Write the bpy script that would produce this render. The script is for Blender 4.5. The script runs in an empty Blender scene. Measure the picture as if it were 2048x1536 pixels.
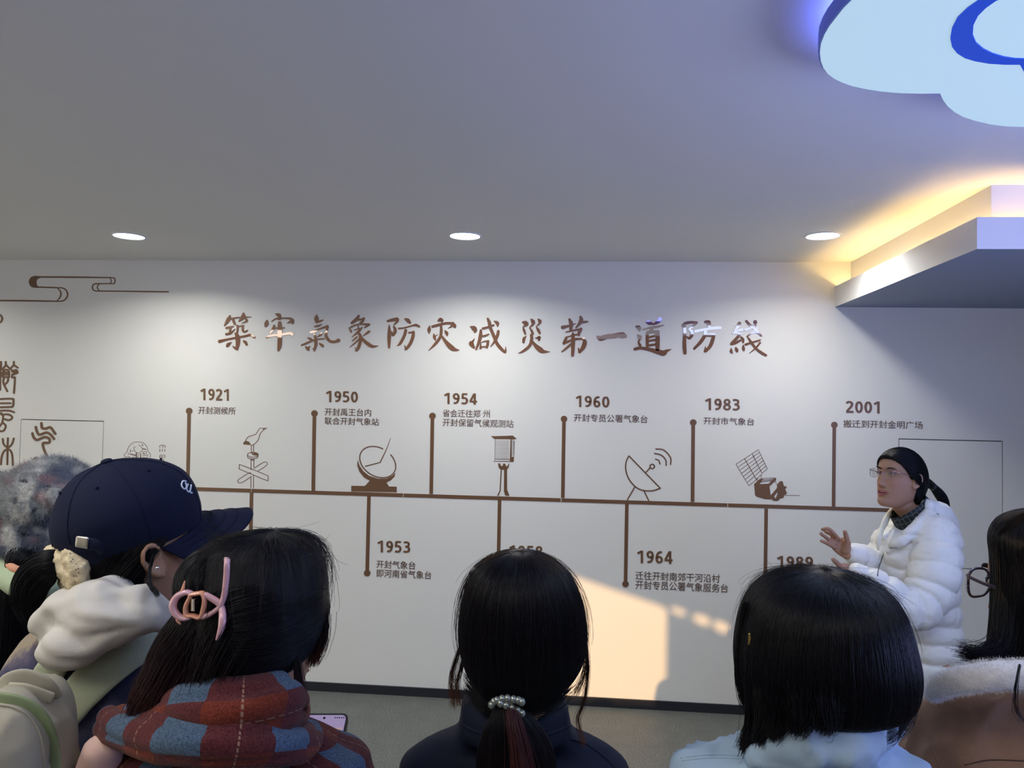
import bpy, bmesh, math, random
import numpy as np
from mathutils import Vector, Matrix, noise as mnoise
from math import pi, sin, cos, radians, sqrt, atan2, exp

random.seed(7); rng = np.random.default_rng(7)
SC = bpy.context.scene
COL = SC.collection
# ---------------------------------------------------------------- camera, world, sun, exposure
K = 0.9563
CAM_Y, CAM_H, FPX = -4.8092*K, 1.75, 1520.26
PITCH, ROLL, YAW = 0.0328264, 0.0205536, -0.0917334
CEIL = 2.77327*K
def _axes():
    f = Vector((sin(YAW), cos(YAW), 0)); r = Vector((cos(YAW), -sin(YAW), 0)); u = Vector((0, 0, 1))
    f2 = f*cos(PITCH) + u*sin(PITCH); u2 = -f*sin(PITCH) + u*cos(PITCH)
    return r*cos(ROLL) + u2*sin(ROLL), -r*sin(ROLL) + u2*cos(ROLL), f2
AR, AU, AF = _axes()
CAMPOS = Vector((0, CAM_Y, CAM_H))
cd = bpy.data.cameras.new('camera'); cam = bpy.data.objects.new('camera', cd); COL.objects.link(cam)
cam.matrix_world = Matrix((( AR.x, AU.x, -AF.x, CAMPOS.x), (AR.y, AU.y, -AF.y, CAMPOS.y), (AR.z, AU.z, -AF.z, CAMPOS.z), (0, 0, 0, 1)))
cd.sensor_width = 36; cd.sensor_fit = 'HORIZONTAL'; cd.lens = FPX/2048*36; cd.clip_start = .02
SC.camera = cam
SC.view_settings.view_transform = 'Standard'; SC.view_settings.look = 'None'
SC.view_settings.gamma = 1; SC.view_settings.use_curve_mapping = False
SC.view_settings.exposure = -0.14
SC.cycles.use_denoising = True
SC.cycles.max_bounces = 8; SC.cycles.diffuse_bounces = 5; SC.cycles.glossy_bounces = 4
SC.cycles.transparent_max_bounces = 12
SC.cycles.sample_clamp_indirect = 6
w = bpy.data.worlds.new('world'); SC.world = w; w.use_nodes = True
w.node_tree.nodes['Background'].inputs[0].default_value = (.62, .74, 1, 1)
w.node_tree.nodes['Background'].inputs[1].default_value = 1.0
def light(name, kind, loc, energy, color, rot=(0, 0, 0), **kw):
    l = bpy.data.lights.new(name, kind); l.energy = energy; l.color = color
    for k, v in kw.items(): setattr(l, k, v)
    o = bpy.data.objects.new(name, l); COL.objects.link(o); o.location = loc; o.rotation_euler = rot
    return o
# low winter sun through an unseen opening shaped to throw its wall patch
SUN_DIR = Vector((-0.05, 1.0, -0.43)).normalized()
so = light('sun', 'SUN', (0, -9, 6), 3.6, (1.0, .60, .27), angle=radians(.5))
so.rotation_euler = SUN_DIR.to_track_quat('-Z', 'Y').to_euler()
# added area fills high behind the visitors, standing in for daylight
light('daylight_fill_left', 'AREA', (-2.4, -6.2, 3.5), 120, (1.0, .97, .88), (radians(62), 0, radians(-6)), shape='RECTANGLE', size=5.0, size_y=1.7)
light('daylight_fill_right', 'AREA', (2.6, -6.2, 3.5), 42, (.60, .72, 1.0), (radians(62), 0, radians(8)), shape='RECTANGLE', size=3.0, size_y=1.7)

# added bluish area light on the right-hand side, its source unseen
dg_ = light('blue_glow_right', 'AREA', (2.5, -3.7, 1.55), 46, (.33, .42, 1.0), shape='RECTANGLE', size=1.8, size_y=1.2, spread=radians(140))
dg_.rotation_euler = Vector((-.55, .30, .62)).to_track_quat('-Z', 'Y').to_euler()

light('warm_fill_left', 'AREA', (-5.45, -4.4, 1.35), 42, (1.0, .90, .76), (radians(103), 0, radians(-80)), shape='RECTANGLE', size=2.6, size_y=1.6)  # added warm fill to lift the left ceiling; the wall has no window

# ---------------------------------------------------------------- projection helpers
def ray(px, py): return AF + AR*((px-1024)/FPX) - AU*((py-768)/FPX)
def WY(px, py, y=0.0):
    d = ray(px, py); return CAMPOS + d*((y-CAM_Y)/d.y)
def WZ(px, py, z):
    d = ray(px, py); return CAMPOS + d*((z-CAM_H)/d.z)
def PD(px, py, dep): return CAMPOS + ray(px, py)*dep

# ---------------------------------------------------------------- materials
MATS = {}
def nodes_of(m):
    m.use_nodes = True; nt = m.node_tree; return nt, nt.nodes['Principled BSDF']
def mat(name, col, rough=.6, metal=0, spec=.5, bump=0, bscale=40, bdist=.01, var=0, vscale=6, emis=None, estr=0, attr=None, sheen=0, aniso=None, coat=0, alpha=1, trans=0):
    if name in MATS: return MATS[name]
    m = bpy.data.materials.new(name); nt, b = nodes_of(m); N = nt.nodes; L = nt.links
    b.inputs['Base Color'].default_value = (*col, 1); b.inputs['Roughness'].default_value = rough
    b.inputs['Metallic'].default_value = metal; b.inputs['Specular IOR Level'].default_value = spec
    if sheen: b.inputs['Sheen Weight'].default_value = sheen; b.inputs['Sheen Roughness'].default_value = .5
    if coat: b.inputs['Coat Weight'].default_value = coat
    if trans: b.inputs['Transmission Weight'].default_value = trans
    if alpha < 1: b.inputs['Alpha'].default_value = alpha
    tc = N.new('ShaderNodeTexCoord')
    src = None
    if attr:
        a = N.new('ShaderNodeAttribute'); a.attribute_name = attr; src = a.outputs['Color']
    if var:
        n = N.new('ShaderNodeTexNoise'); n.inputs['Scale'].default_value = vscale; n.inputs['Detail'].default_value = 6
        L.new(tc.outputs['Object'], n.inputs['Vector'])
        mp = N.new('ShaderNodeMapRange'); mp.inputs['From Min'].default_value = .3; mp.inputs['From Max'].default_value = .7
        mp.inputs['To Min'].default_value = 1-var; mp.inputs['To Max'].default_value = 1+var
        L.new(n.outputs['Fac'], mp.inputs['Value'])
        mx = N.new('ShaderNodeVectorMath'); mx.operation = 'SCALE'
        if src: L.new(src, mx.inputs[0])
        else: mx.inputs[0].default_value = col
        L.new(mp.outputs[0], mx.inputs['Scale']); src = mx.outputs[0]
    if src: L.new(src, b.inputs['Base Color'])
    if bump:
        n = N.new('ShaderNodeTexNoise'); n.inputs['Scale'].default_value = bscale; n.inputs['Detail'].default_value = 5
        L.new(tc.outputs['Object'], n.inputs['Vector'])
        bp = N.new('ShaderNodeBump'); bp.inputs['Strength'].default_value = bump; bp.inputs['Distance'].default_value = bdist
        L.new(n.outputs['Fac'], bp.inputs['Height']); L.new(bp.outputs[0], b.inputs['Normal'])
    if emis:
        b.inputs['Emission Color'].default_value = (*emis, 1); b.inputs['Emission Strength'].default_value = estr
    MATS[name] = m; return m

# ---------------------------------------------------------------- object helpers
def link(name, me, m=None, parent=None, kind=None, smooth=False):
    o = bpy.data.objects.new(name, me); COL.objects.link(o)
    if m is not None and me is not None and hasattr(me, 'materials') and not len(me.materials): me.materials.append(m)
    if parent is not None: o.parent = parent
    if kind: o['kind'] = kind
    if smooth and me is not None: me.shade_smooth()
    return o
def thing(name, label, cat, loc=(0, 0, 0), group=None):
    o = bpy.data.objects.new(name, None); COL.objects.link(o); o.location = loc; o.empty_display_size = .1
    o['label'] = label; o['category'] = cat
    if group: o['group'] = group
    return o
def tag(o, label, cat, group=None):
    o['label'] = label; o['category'] = cat
    if group: o['group'] = group
    return o
def pymesh(name, V, F):
    me = bpy.data.meshes.new(name); me.from_pydata([tuple(v) for v in V], [], [tuple(f) for f in F]); me.update(); return me
def boxmesh(name, x0, x1, y0, y1, z0, z1):
    V = [(x, y, z) for z in (z0, z1) for y in (y0, y1) for x in (x0, x1)]
    F = [(0, 2, 3, 1), (4, 5, 7, 6), (0, 1, 5, 4), (2, 6, 7, 3), (0, 4, 6, 2), (1, 3, 7, 5)]
    return pymesh(name, V, F)
def curve_fill(name, loops, to3, th):
    """2-D outline (first loop) with holes (the others), made solid; to3 maps (u,v,w) to 3-D"""
    cu = bpy.data.curves.new(name, 'CURVE'); cu.dimensions = '2D'; cu.fill_mode = 'BOTH'; cu.extrude = th/2
    for lp in loops:
        s = cu.splines.new('POLY'); s.points.add(len(lp)-1)
        for p, q in zip(s.points, lp): p.co = (q[0], q[1], 0, 1)
        s.use_cyclic_u = True
    o = bpy.data.objects.new(name, cu); COL.objects.link(o)
    dg = bpy.context.evaluated_depsgraph_get()
    me = bpy.data.meshes.new_from_object(o.evaluated_get(dg)); bpy.data.objects.remove(o); bpy.data.curves.remove(cu)
    for v in me.vertices: v.co = to3(v.co.x, v.co.y, v.co.z)
    me.update(); me.name = name
    return me
def shift_mesh(me, d):
    for v in me.vertices: v.co -= Vector(d)

# ================================================================ THE ROOM
m_wall = mat('wall_board', (.82, .815, .765), .5, spec=.25, bump=.12, bscale=260, bdist=.001)
m_ceil = mat('ceiling_paint', (.80, .79, .75), .8, spec=.2, bump=.08, bscale=180, bdist=.001)
m_sof = mat('soffit_paint', (.80, .80, .80), .75, spec=.2)
m_dark = mat('dark_gap', (.02, .03, .04), .8)
m_base = mat('baseboard_dark', (.018, .020, .028), .45, spec=.4)
def floor_mat():
    m = bpy.data.materials.new('speckled_vinyl'); nt, b = nodes_of(m); N = nt.nodes; L = nt.links
    tc = N.new('ShaderNodeTexCoord')
    v = N.new('ShaderNodeTexNoise'); v.inputs['Scale'].default_value = 190; v.inputs['Detail'].default_value = 3; v.inputs['Roughness'].default_value = .7
    L.new(tc.outputs['Object'], v.inputs['Vector'])
    cr = N.new('ShaderNodeValToRGB'); e = cr.color_ramp.elements
    e[0].position = .34; e[0].color = (.038, .043, .040, 1); e[1].position = .68; e[1].color = (.32, .33, .29, 1)
    k = e.new(.5); k.color = (.095, .105, .098, 1)
    L.new(v.outputs['Fac'], cr.inputs['Fac'])
    n2 = N.new('ShaderNodeTexNoise'); n2.inputs['Scale'].default_value = 9; L.new(tc.outputs['Object'], n2.inputs['Vector'])
    mr = N.new('ShaderNodeMapRange'); mr.inputs['To Min'].default_value = .8; mr.inputs['To Max'].default_value = 1.2
    L.new(n2.outputs['Fac'], mr.inputs['Value'])
    sc = N.new('ShaderNodeVectorMath'); sc.operation = 'SCALE'; L.new(cr.outputs[0], sc.inputs[0]); L.new(mr.outputs[0], sc.inputs['Scale'])
    L.new(sc.outputs[0], b.inputs['Base Color']); b.inputs['Roughness'].default_value = .55
    bp = N.new('ShaderNodeBump'); bp.inputs['Strength'].default_value = .25; bp.inputs['Distance'].default_value = .002
    L.new(v.outputs['Fac'], bp.inputs['Height']); L.new(bp.outputs[0], b.inputs['Normal'])
    return m
m_floor = floor_mat()
XL, XR, YB = -5.6, 4.6, -6.4
link('floor', boxmesh('floor', XL, XR, YB, 0, -.1, 0), m_floor, kind='structure')
# two flush access panels are let into the exhibition wall
def zx(px, py): p = WY(px, py); return p.x, p.z
pR0 = zx(1797, 877); pR1 = zx(2006, 881); pRb = zx(1930, 1138)[1]
pL0 = zx(41.5, 838); pL1 = zx(208, 842)
HOLES = [(pL0[0], pL1[0], pL0[1]-(pR0[1]-pRb), pL0[1]), (pR0[0], pR1[0], pRb, pR0[1])]
def wall_back():
    x_s = sorted({XL, XR} | {h[0] for h in HOLES} | {h[1] for h in HOLES}); z_s = sorted({0, CEIL} | {h[2] for h in HOLES} | {h[3] for h in HOLES})
    bm = bmesh.new()
    def vv(x, y, z): return bm.verts.new((x, y, z))
    for i in range(len(x_s)-1):
        for j in range(len(z_s)-1):
            cx, cz = (x_s[i]+x_s[i+1])/2, (z_s[j]+z_s[j+1])/2
            if any(h[0] < cx < h[1] and h[2] < cz < h[3] for h in HOLES): continue
            bm.faces.new([vv(x_s[i], 0, z_s[j]), vv(x_s[i+1], 0, z_s[j]), vv(x_s[i+1], 0, z_s[j+1]), vv(x_s[i], 0, z_s[j+1])])
    for x0, x1, z0, z1 in HOLES:   # reveals
        for a, b_ in (((x0, z0), (x1, z0)), ((x1, z0), (x1, z1)), ((x1, z1), (x0, z1)), ((x0, z1), (x0, z0))):
            bm.faces.new([vv(a[0], 0, a[1]), vv(b_[0], 0, b_[1]), vv(b_[0], .02, b_[1]), vv(a[0], .02, a[1])])
    bmesh.ops.remove_doubles(bm, verts=bm.verts, dist=1e-5)
    me = bpy.data.meshes.new('wall_back'); bm.to_mesh(me); bm.free()
    o = link('wall_back', me, m_wall, kind='structure')
    link('backing_board', boxmesh('backing_board', XL, XR, .02, .12, 0, CEIL), m_dark, o)
wall_back()
for (x0, x1, z0, z1), nm in zip(HOLES, ('pale flush access panel with a seal character, behind the knitted hat', 'plain flush access panel in the wall behind the speaker')):
    g = .0052
    t = thing('access_panel', nm, 'access panel', ((x0+x1)/2, 0, (z0+z1)/2))
    me = boxmesh('panel_door', x0+g, x1-g, .0, .0185, z0+g, z1-g); shift_mesh(me, t.location)
    link('panel_door', me, m_wall, t)
link('wall_left', boxmesh('wall_left', XL-.1, XL, YB, 0, 0, 4.6), m_wall, kind='structure')
link('wall_right', boxmesh('wall_right', XR, XR+.1, YB, 0, 0, 4.6), m_wall, kind='structure')
YE = -4.35                      # edge of the low ceiling; a tall entrance bay lies behind it
link('ceiling', boxmesh('ceiling', XL, XR, YE, 0, CEIL, CEIL+.1), m_ceil, kind='structure')
link('ceiling_upper', boxmesh('ceiling_upper', XL, XR, YB, YE, 4.6, 4.7), m_ceil, kind='structure')
link('fascia', boxmesh('fascia', XL, XR, YE, YE+.1, CEIL+.1, 4.6), m_ceil, kind='structure')
# unseen wall behind the visitors, openings back-projected to shape the sun patch
def back_project(px, py, dz=0):
    p = WY(px, py); t = (YB - p.y)/SUN_DIR.y; q = p + SUN_DIR*t; return (q.x, q.z)
def sun_hole():
    L = [back_project(*p) for p in ((1050, 1112), (1150, 1149), (1250, 1183), (1322, 1208), (1334, 1216))]
    x1, z1 = L[-1]; L += [(x1, z1-.56), (L[0][0], z1-.56)]
    return L
def dot_hole(px, py, rx, ry):
    n = 14; return [back_project(px+rx*cos(2*pi*i/n)+.34*0, py+ry*sin(2*pi*i/n)+.34*rx*cos(2*pi*i/n)*.9) for i in range(n)]
loops = [[(XL, 0), (XR, 0), (XR, 4.6), (XL, 4.6)], sun_hole()]
for d in ((1357, 1220, 17, 8), (1404, 1237, 19, 11), (1443, 1251, 17, 12), (1483, 1266, 15, 5)): loops.append(dot_hole(*d))
me = curve_fill('wall_front', loops, lambda u, v, w_: Vector((u, YB-.02-w_, v)), .02)
link('wall_front', me, mat('entrance_wall', (.30, .26, .23), .8), kind='structure')
# baseboard
bz = WY(900, 1378).z
link('baseboard_back', boxmesh('baseboard_back', XL, XR, -.012, 0, 0, bz), m_base, kind='structure')

# dropped soffit with the lit cove above it
SX, SY, SZ, LZ, BX, BY = 1.5382*K, -1.6853*K, 2.49635*K, 2.62285*K, 1.632*K, -1.6055*K
T = .018
link('soffit', boxmesh('soffit', SX+.0005, XR, SY+.0005, 0, SZ, SZ+T), mat('soffit_underside_shaded', (.28, .32, .43), .7), kind='structure')  # darker blue-grey puts the shade under the soffit into its colour
me = pymesh('soffit_lip', [(SX, 0, SZ), (SX, SY, SZ), (XR, SY, SZ), (XR, SY+T, SZ), (SX+T, SY+T, SZ), (SX+T, 0, SZ),
                           (SX, 0, LZ), (SX, SY, LZ), (XR, SY, LZ), (XR, SY+T, LZ), (SX+T, SY+T, LZ), (SX+T, 0, LZ)],
            [(0, 1, 7, 6), (1, 2, 8, 7), (4, 5, 11, 10), (3, 4, 10, 9), (6, 7, 10, 11), (7, 8, 9, 10)])
link('trim_1', me, m_sof, kind='structure')
me = pymesh('cove_riser', [(BX, 0, SZ), (BX, BY, SZ), (XR, BY, SZ), (BX, 0, CEIL), (BX, BY, CEIL), (XR, BY, CEIL)], [(0, 1, 4, 3), (1, 2, 5, 4)])
link('wall_cove', me, m_sof, kind='structure')
m_led = mat('warm_led', (1, .8, .4), emis=(1, .66, .26), estr=34)
cl = thing('cove_light', 'warm strip light hidden in the trough above the dropped soffit', 'light', (SX+.05, SY/2, SZ+.05))
for nm, bx_ in (('light_strip', (BX-.016, BX-.004, BY, -.02, SZ+.075, SZ+.088)), ('light_strip', (BX-.016, XR-.02, BY-.016, BY-.004, SZ+.075, SZ+.088))):
    me = boxmesh(nm, *bx_); shift_mesh(me, cl.location); link(nm, me, m_led, cl)
# hairline seam in the soffit underside
p0, p1 = WZ(1993, 613, SZ), WZ(2048, 601, SZ)
link('soffit_seam', boxmesh('soffit_seam', 0, 0, 0, 0, 0, 0), m_sof) if False else None

# recessed downlights
m_lamp = mat('lamp_disc', (1, 1, 1), emis=(.80, .93, 1.0), estr=13)
m_ring = mat('lamp_ring', (.75, .75, .75), .4)
def downlight(x, y, label, power, first=[]):
    t = thing('recessed_downlight', label, 'downlight', (x, y, CEIL), 'recessed downlights along the wall')
    n = 40; ro, ri = .089, .076
    def ringmesh():
        V = []; F = []
        prof = [(ro, -.0005), (ro-.003, -.006), (ri+.003, -.006), (ri, -.001)]
        for i in range(n):
            a = 2*pi*i/n
            for r_, z_ in prof: V.append((r_*cos(a), r_*sin(a), z_))
        for i in range(n):
            j = (i+1) % n
            for k in range(3): F.append((i*4+k, j*4+k, j*4+k+1, i*4+k+1))
        return pymesh('ring', V, F)
    if not first:
        first.append(ringmesh())
        V = [(ri*cos(2*pi*i/n), ri*sin(2*pi*i/n), -.002) for i in range(n)]
        first.append(pymesh('diffuser', V, [tuple(range(n-1, -1, -1))]))
    link('ring', first[0], m_ring, t); link('diffuser', first[1], m_lamp, t)
    light('ceiling_disc_beam', 'AREA', (x, y, CEIL-.008), power, (1.0, .985, .93), shape='DISK', size=.14, spread=radians(150))
DY = -.7207*K
DL = [(-2.588*K, 'round downlight in the ceiling above the cloud-scroll motif'), (-.6511*K, 'round downlight in the ceiling above the middle of the title'), (1.2437*K, 'round downlight in the ceiling beside the warm-lit cove')]
for i, (x, lb) in enumerate(DL): downlight(x, DY, lb, (12, 12.5, 9.5)[i])
light('ceiling_disc_beam', 'AREA', (-4.525*K, DY, CEIL-.008), 10, (1.0, .985, .93), shape='DISK', size=.14, spread=radians(150))
for x in (-3.4, -1.2):  # added unseen row, lights the visitors' heads from behind
    light('ceiling_disc_beam', 'AREA', (x, -3.75, CEIL-.01), 7, (.96, .98, 1.0), shape='DISK', size=.14, spread=radians(140))

# cloud-shaped ceiling lamp
CT = .085
def cz(px, py): p = WZ(px, py, CEIL-CT); return (p.x, p.y)
co = [cz(*p) for p in ((1700, 0), (1683, 17), (1668, 36), (1655, 53), (1645, 70), (1638, 88), (1636, 105), (1638, 121), (1643, 134), (1652, 146), (1665, 156), (1682, 164), (1702, 171), (1730, 177), (1762, 182), (1800, 185), (1840, 186), (1878, 185.5),
                        (1883, 197), (1893, 211), (1907, 223), (1925, 233), (1950, 241), (1980, 248), (2012, 252), (2048, 253))]
x1, y1 = co[-1]; x0, y0 = co[0]
def arc(cx, cy, r, a0, a1, n=14): return [(cx+r*cos(radians(a0+(a1-a0)*i/(n-1))), cy+r*sin(radians(a0+(a1-a0)*i/(n-1)))) for i in range(n)]
co += [(x1+.09, y1-.004), (x1+.19, y1-.04), (x1+.26, y1-.10)] + arc(x1+.35, y1-.42, .30, 80, -50) + arc(x1+.05, y1-.80, .34, -5, -115) + arc(x0-.02+.42, y0-.28, .30, -75, -165, 9) + arc(x0+.16, y0-.16, .17, -120, -205, 7)
cc = thing('cloud_lamp', 'big cloud-shaped light box with a blue scroll, hanging from the ceiling', 'ceiling lamp', (1.1, -2.6, CEIL))
sh = lambda z0: (lambda u, v, w_: Vector((u-1.1, v+2.6, z0-CEIL+w_)))
m_cloud = mat('cloud_film', (.2, .25, .28), .5, emis=(.46, .66, .80), estr=.92)
m_cskirt = mat('cloud_skirt', (.10, .13, .35), .4, emis=(.03, .06, .5), estr=.3)
cx0 = sum(p[0] for p in co)/len(co); cy0 = sum(p[1] for p in co)/len(co)
inset = lambda k: [((x-cx0)*k+cx0, (y-cy0)*k+cy0) for x, y in co]
link('light_film', curve_fill('light_film', [inset(.993)], sh(CEIL-CT-.001), .004), m_cloud, cc)
link('casing', curve_fill('casing', [co], sh(CEIL-CT+.0205), .037), m_cskirt, cc)
sw = [(1957, 0), (1935, 15), (1915, 34), (1904, 55), (1900.5, 75), (1904, 92), (1914, 105), (1930, 115), (1950, 121), (1978, 126), (2010, 128), (2040, 128), (2048, 142), (2060, 155), (2060, 117), (2048, 117), (2030, 116.5), (2008, 113), (1985, 106), (1967, 97), (1952, 84), (1945.5, 68), (1947, 48), (1956, 30), (1972, 14), (1992, 0)]
def cz2(px, py): p = WZ(px, py, CEIL-CT-.004); return (p.x, p.y)
s2 = [cz2(*p) for p in sw]
a, b_ = s2[0], s2[-1]
tail = [(b_[0]+.05, b_[1]-.05), (b_[0]+.13, b_[1]-.07), (b_[0]+.13, b_[1]-.11), (b_[0]+.02, b_[1]-.10), (a[0]+.02, a[1]-.03)]
link('blue_scroll', curve_fill('blue_scroll', [s2+tail], sh(CEIL-CT-.0045), .003), mat('scroll_film', (.01, .05, .4), .4, emis=(.0, .035, .32), estr=1.0), cc)
# its blue backlight washes the ceiling around it
CB = []
m_halo = mat('halo_strip', (.1, .2, 1), emis=(.16, .22, 1.0), estr=11)
V = []; F = []
k_ = inset(.93); n = len(k_)
for x, y in k_: V += [(x-1.1, y+2.6, -.042), (x-1.1, y+2.6, -.002)]
for i in range(n): j = (i+1) % n; F.append((2*i, 2*j, 2*j+1, 2*i+1))
link('halo_strip', pymesh('halo_strip', V, F), m_halo, cc)
light('cloud_glow', 'AREA', (1.35, -2.9, CEIL-.10), 13, (.42, .60, 1.0), shape='DISK', size=.9)

# ================================================================ WALL GRAPHICS
def brown_mirror():
    m = bpy.data.materials.new('brown_mirror_acrylic'); nt, b = nodes_of(m); N = nt.nodes; L = nt.links
    b.inputs['Base Color'].default_value = (.20, .082, .042, 1); b.inputs['Roughness'].default_value = .5; b.inputs['Specular IOR Level'].default_value = .2
    g = N.new('ShaderNodeBsdfGlossy'); g.inputs['Color'].default_value = (.95, .80, .72, 1); g.inputs['Roughness'].default_value = .02
    mx = N.new('ShaderNodeMixShader'); mx.inputs[0].default_value = .22
    L.new(b.outputs[0], mx.inputs[1]); L.new(g.outputs[0], mx.inputs[2]); L.new(mx.outputs[0], N['Material Output'].inputs[0])
    return m
m_mir = brown_mirror()
m_brown = mat('brown_vinyl', (.165, .086, .044), .4, spec=.5)
m_brownt = mat('brown_vinyl_text', (.13, .075, .045), .45, spec=.4)

def stroke_outline(pts):
    """pts (x,y,w) in any 2-D frame -> smooth polygon outline"""
    P = np.array(pts, float)
    if len(P) > 2:      # Catmull-Rom
        Q = []
        E_ = np.vstack([2*P[0]-P[1], P, 2*P[-1]-P[-2]])
        for i in range(1, len(E_)-2):
            for t in np.linspace(0, 1, 6, endpoint=False):
                a0, a1, a2, a3 = E_[i-1:i+3]
                Q.append(.5*((2*a1)+(-a0+a2)*t+(2*a0-5*a1+4*a2-a3)*t*t+(-a0+3*a1-3*a2+a3)*t**3))
        Q.append(P[-1]); P = np.array(Q)
    P[:, 2] = np.maximum(P[:, 2], 1e-6)
    d = np.gradient(P[:, :2], axis=0); d /= np.linalg.norm(d, axis=1, keepdims=True)+1e-9
    nrm = np.stack([-d[:, 1], d[:, 0]], 1)
    Lf = P[:, :2]+nrm*P[:, 2:3]/2; Rt = P[:, :2]-nrm*P[:, 2:3]/2
    return P, d, Lf, Rt
def strokes_mesh(name, strokes, tf, th, origin, y_off=0.0, caps=True):
    """strips in wall plane; tf maps stroke coordinates to (px,py)"""
    V = []; F = []
    for si, st in enumerate(strokes):
        P, d, Lf, Rt = stroke_outline(st)
        cap0, cap1 = [], []
        if caps:
            for a in (.0,):
                pass
            r0, r1 = P[0, 2]/2, P[-1, 2]/2
            cap0 = [P[0, :2] + (-d[0]*cos(t) + np.array([-d[0][1], d[0][0]])*sin(t))*r0 for t in np.linspace(-1.25, 1.25, 5)]
            cap1 = [P[-1, :2] + (d[-1]*cos(t) + np.array([-d[-1][1], d[-1][0]])*sin(t))*r1 for t in np.linspace(-1.25, 1.25, 5)]
        th_i = th*(1-.03*(si % 7))
        def add(p, y):
            q = tf(p[0], p[1]); w_ = WY(q[0], q[1], 0); V.append((w_.x-origin[0], -y-y_off-origin[1], w_.z-origin[2])); return len(V)-1
        fl = [add(p, th_i) for p in Lf]; fr = [add(p, th_i) for p in Rt]
        bl = [add(p, 0) for p in Lf]; br = [add(p, 0) for p in Rt]
        for i in range(len(fl)-1):
            F.append((fl[i], fl[i+1], fr[i+1], fr[i])); F.append((fl[i], bl[i], bl[i+1], fl[i+1])); F.append((fr[i], fr[i+1], br[i+1], br[i]))
        if caps:
            for cp, l_, r_, lb, rb, rev in ((cap0, fl[0], fr[0], bl[0], br[0], 0), (cap1, fl[-1], fr[-1], bl[-1], br[-1], 1)):
                f_ = [add(p, th_i) for p in cp]; b2 = [add(p, 0) for p in cp]
                F.append(tuple([r_]+f_+[l_]) if not rev else tuple([r_]+f_+[l_]))
                seq = [r_]+f_+[l_]; sb = [rb]+b2+[lb]
                for i in range(len(seq)-1): F.append((seq[i], seq[i+1], sb[i+1], sb[i]))
        else:
            F.append((fl[0], fr[0], br[0], bl[0])); F.append((fl[-1], bl[-1], br[-1], fr[-1]))
    me = pymesh(name, V, F); bm = bmesh.new(); bm.from_mesh(me); bmesh.ops.recalc_face_normals(bm, faces=bm.faces); bm.to_mesh(me); bm.free()
    return me
def poly_wall(name, loops_px, th, origin, y_off=0.0):
    lp = [[(WY(*p).x, WY(*p).z) for p in l] for l in loops_px]
    return curve_fill(name, lp, lambda u, v, w_: Vector((u-origin[0], -y_off-th/2-w_-origin[1], v-origin[2])), th)

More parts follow.
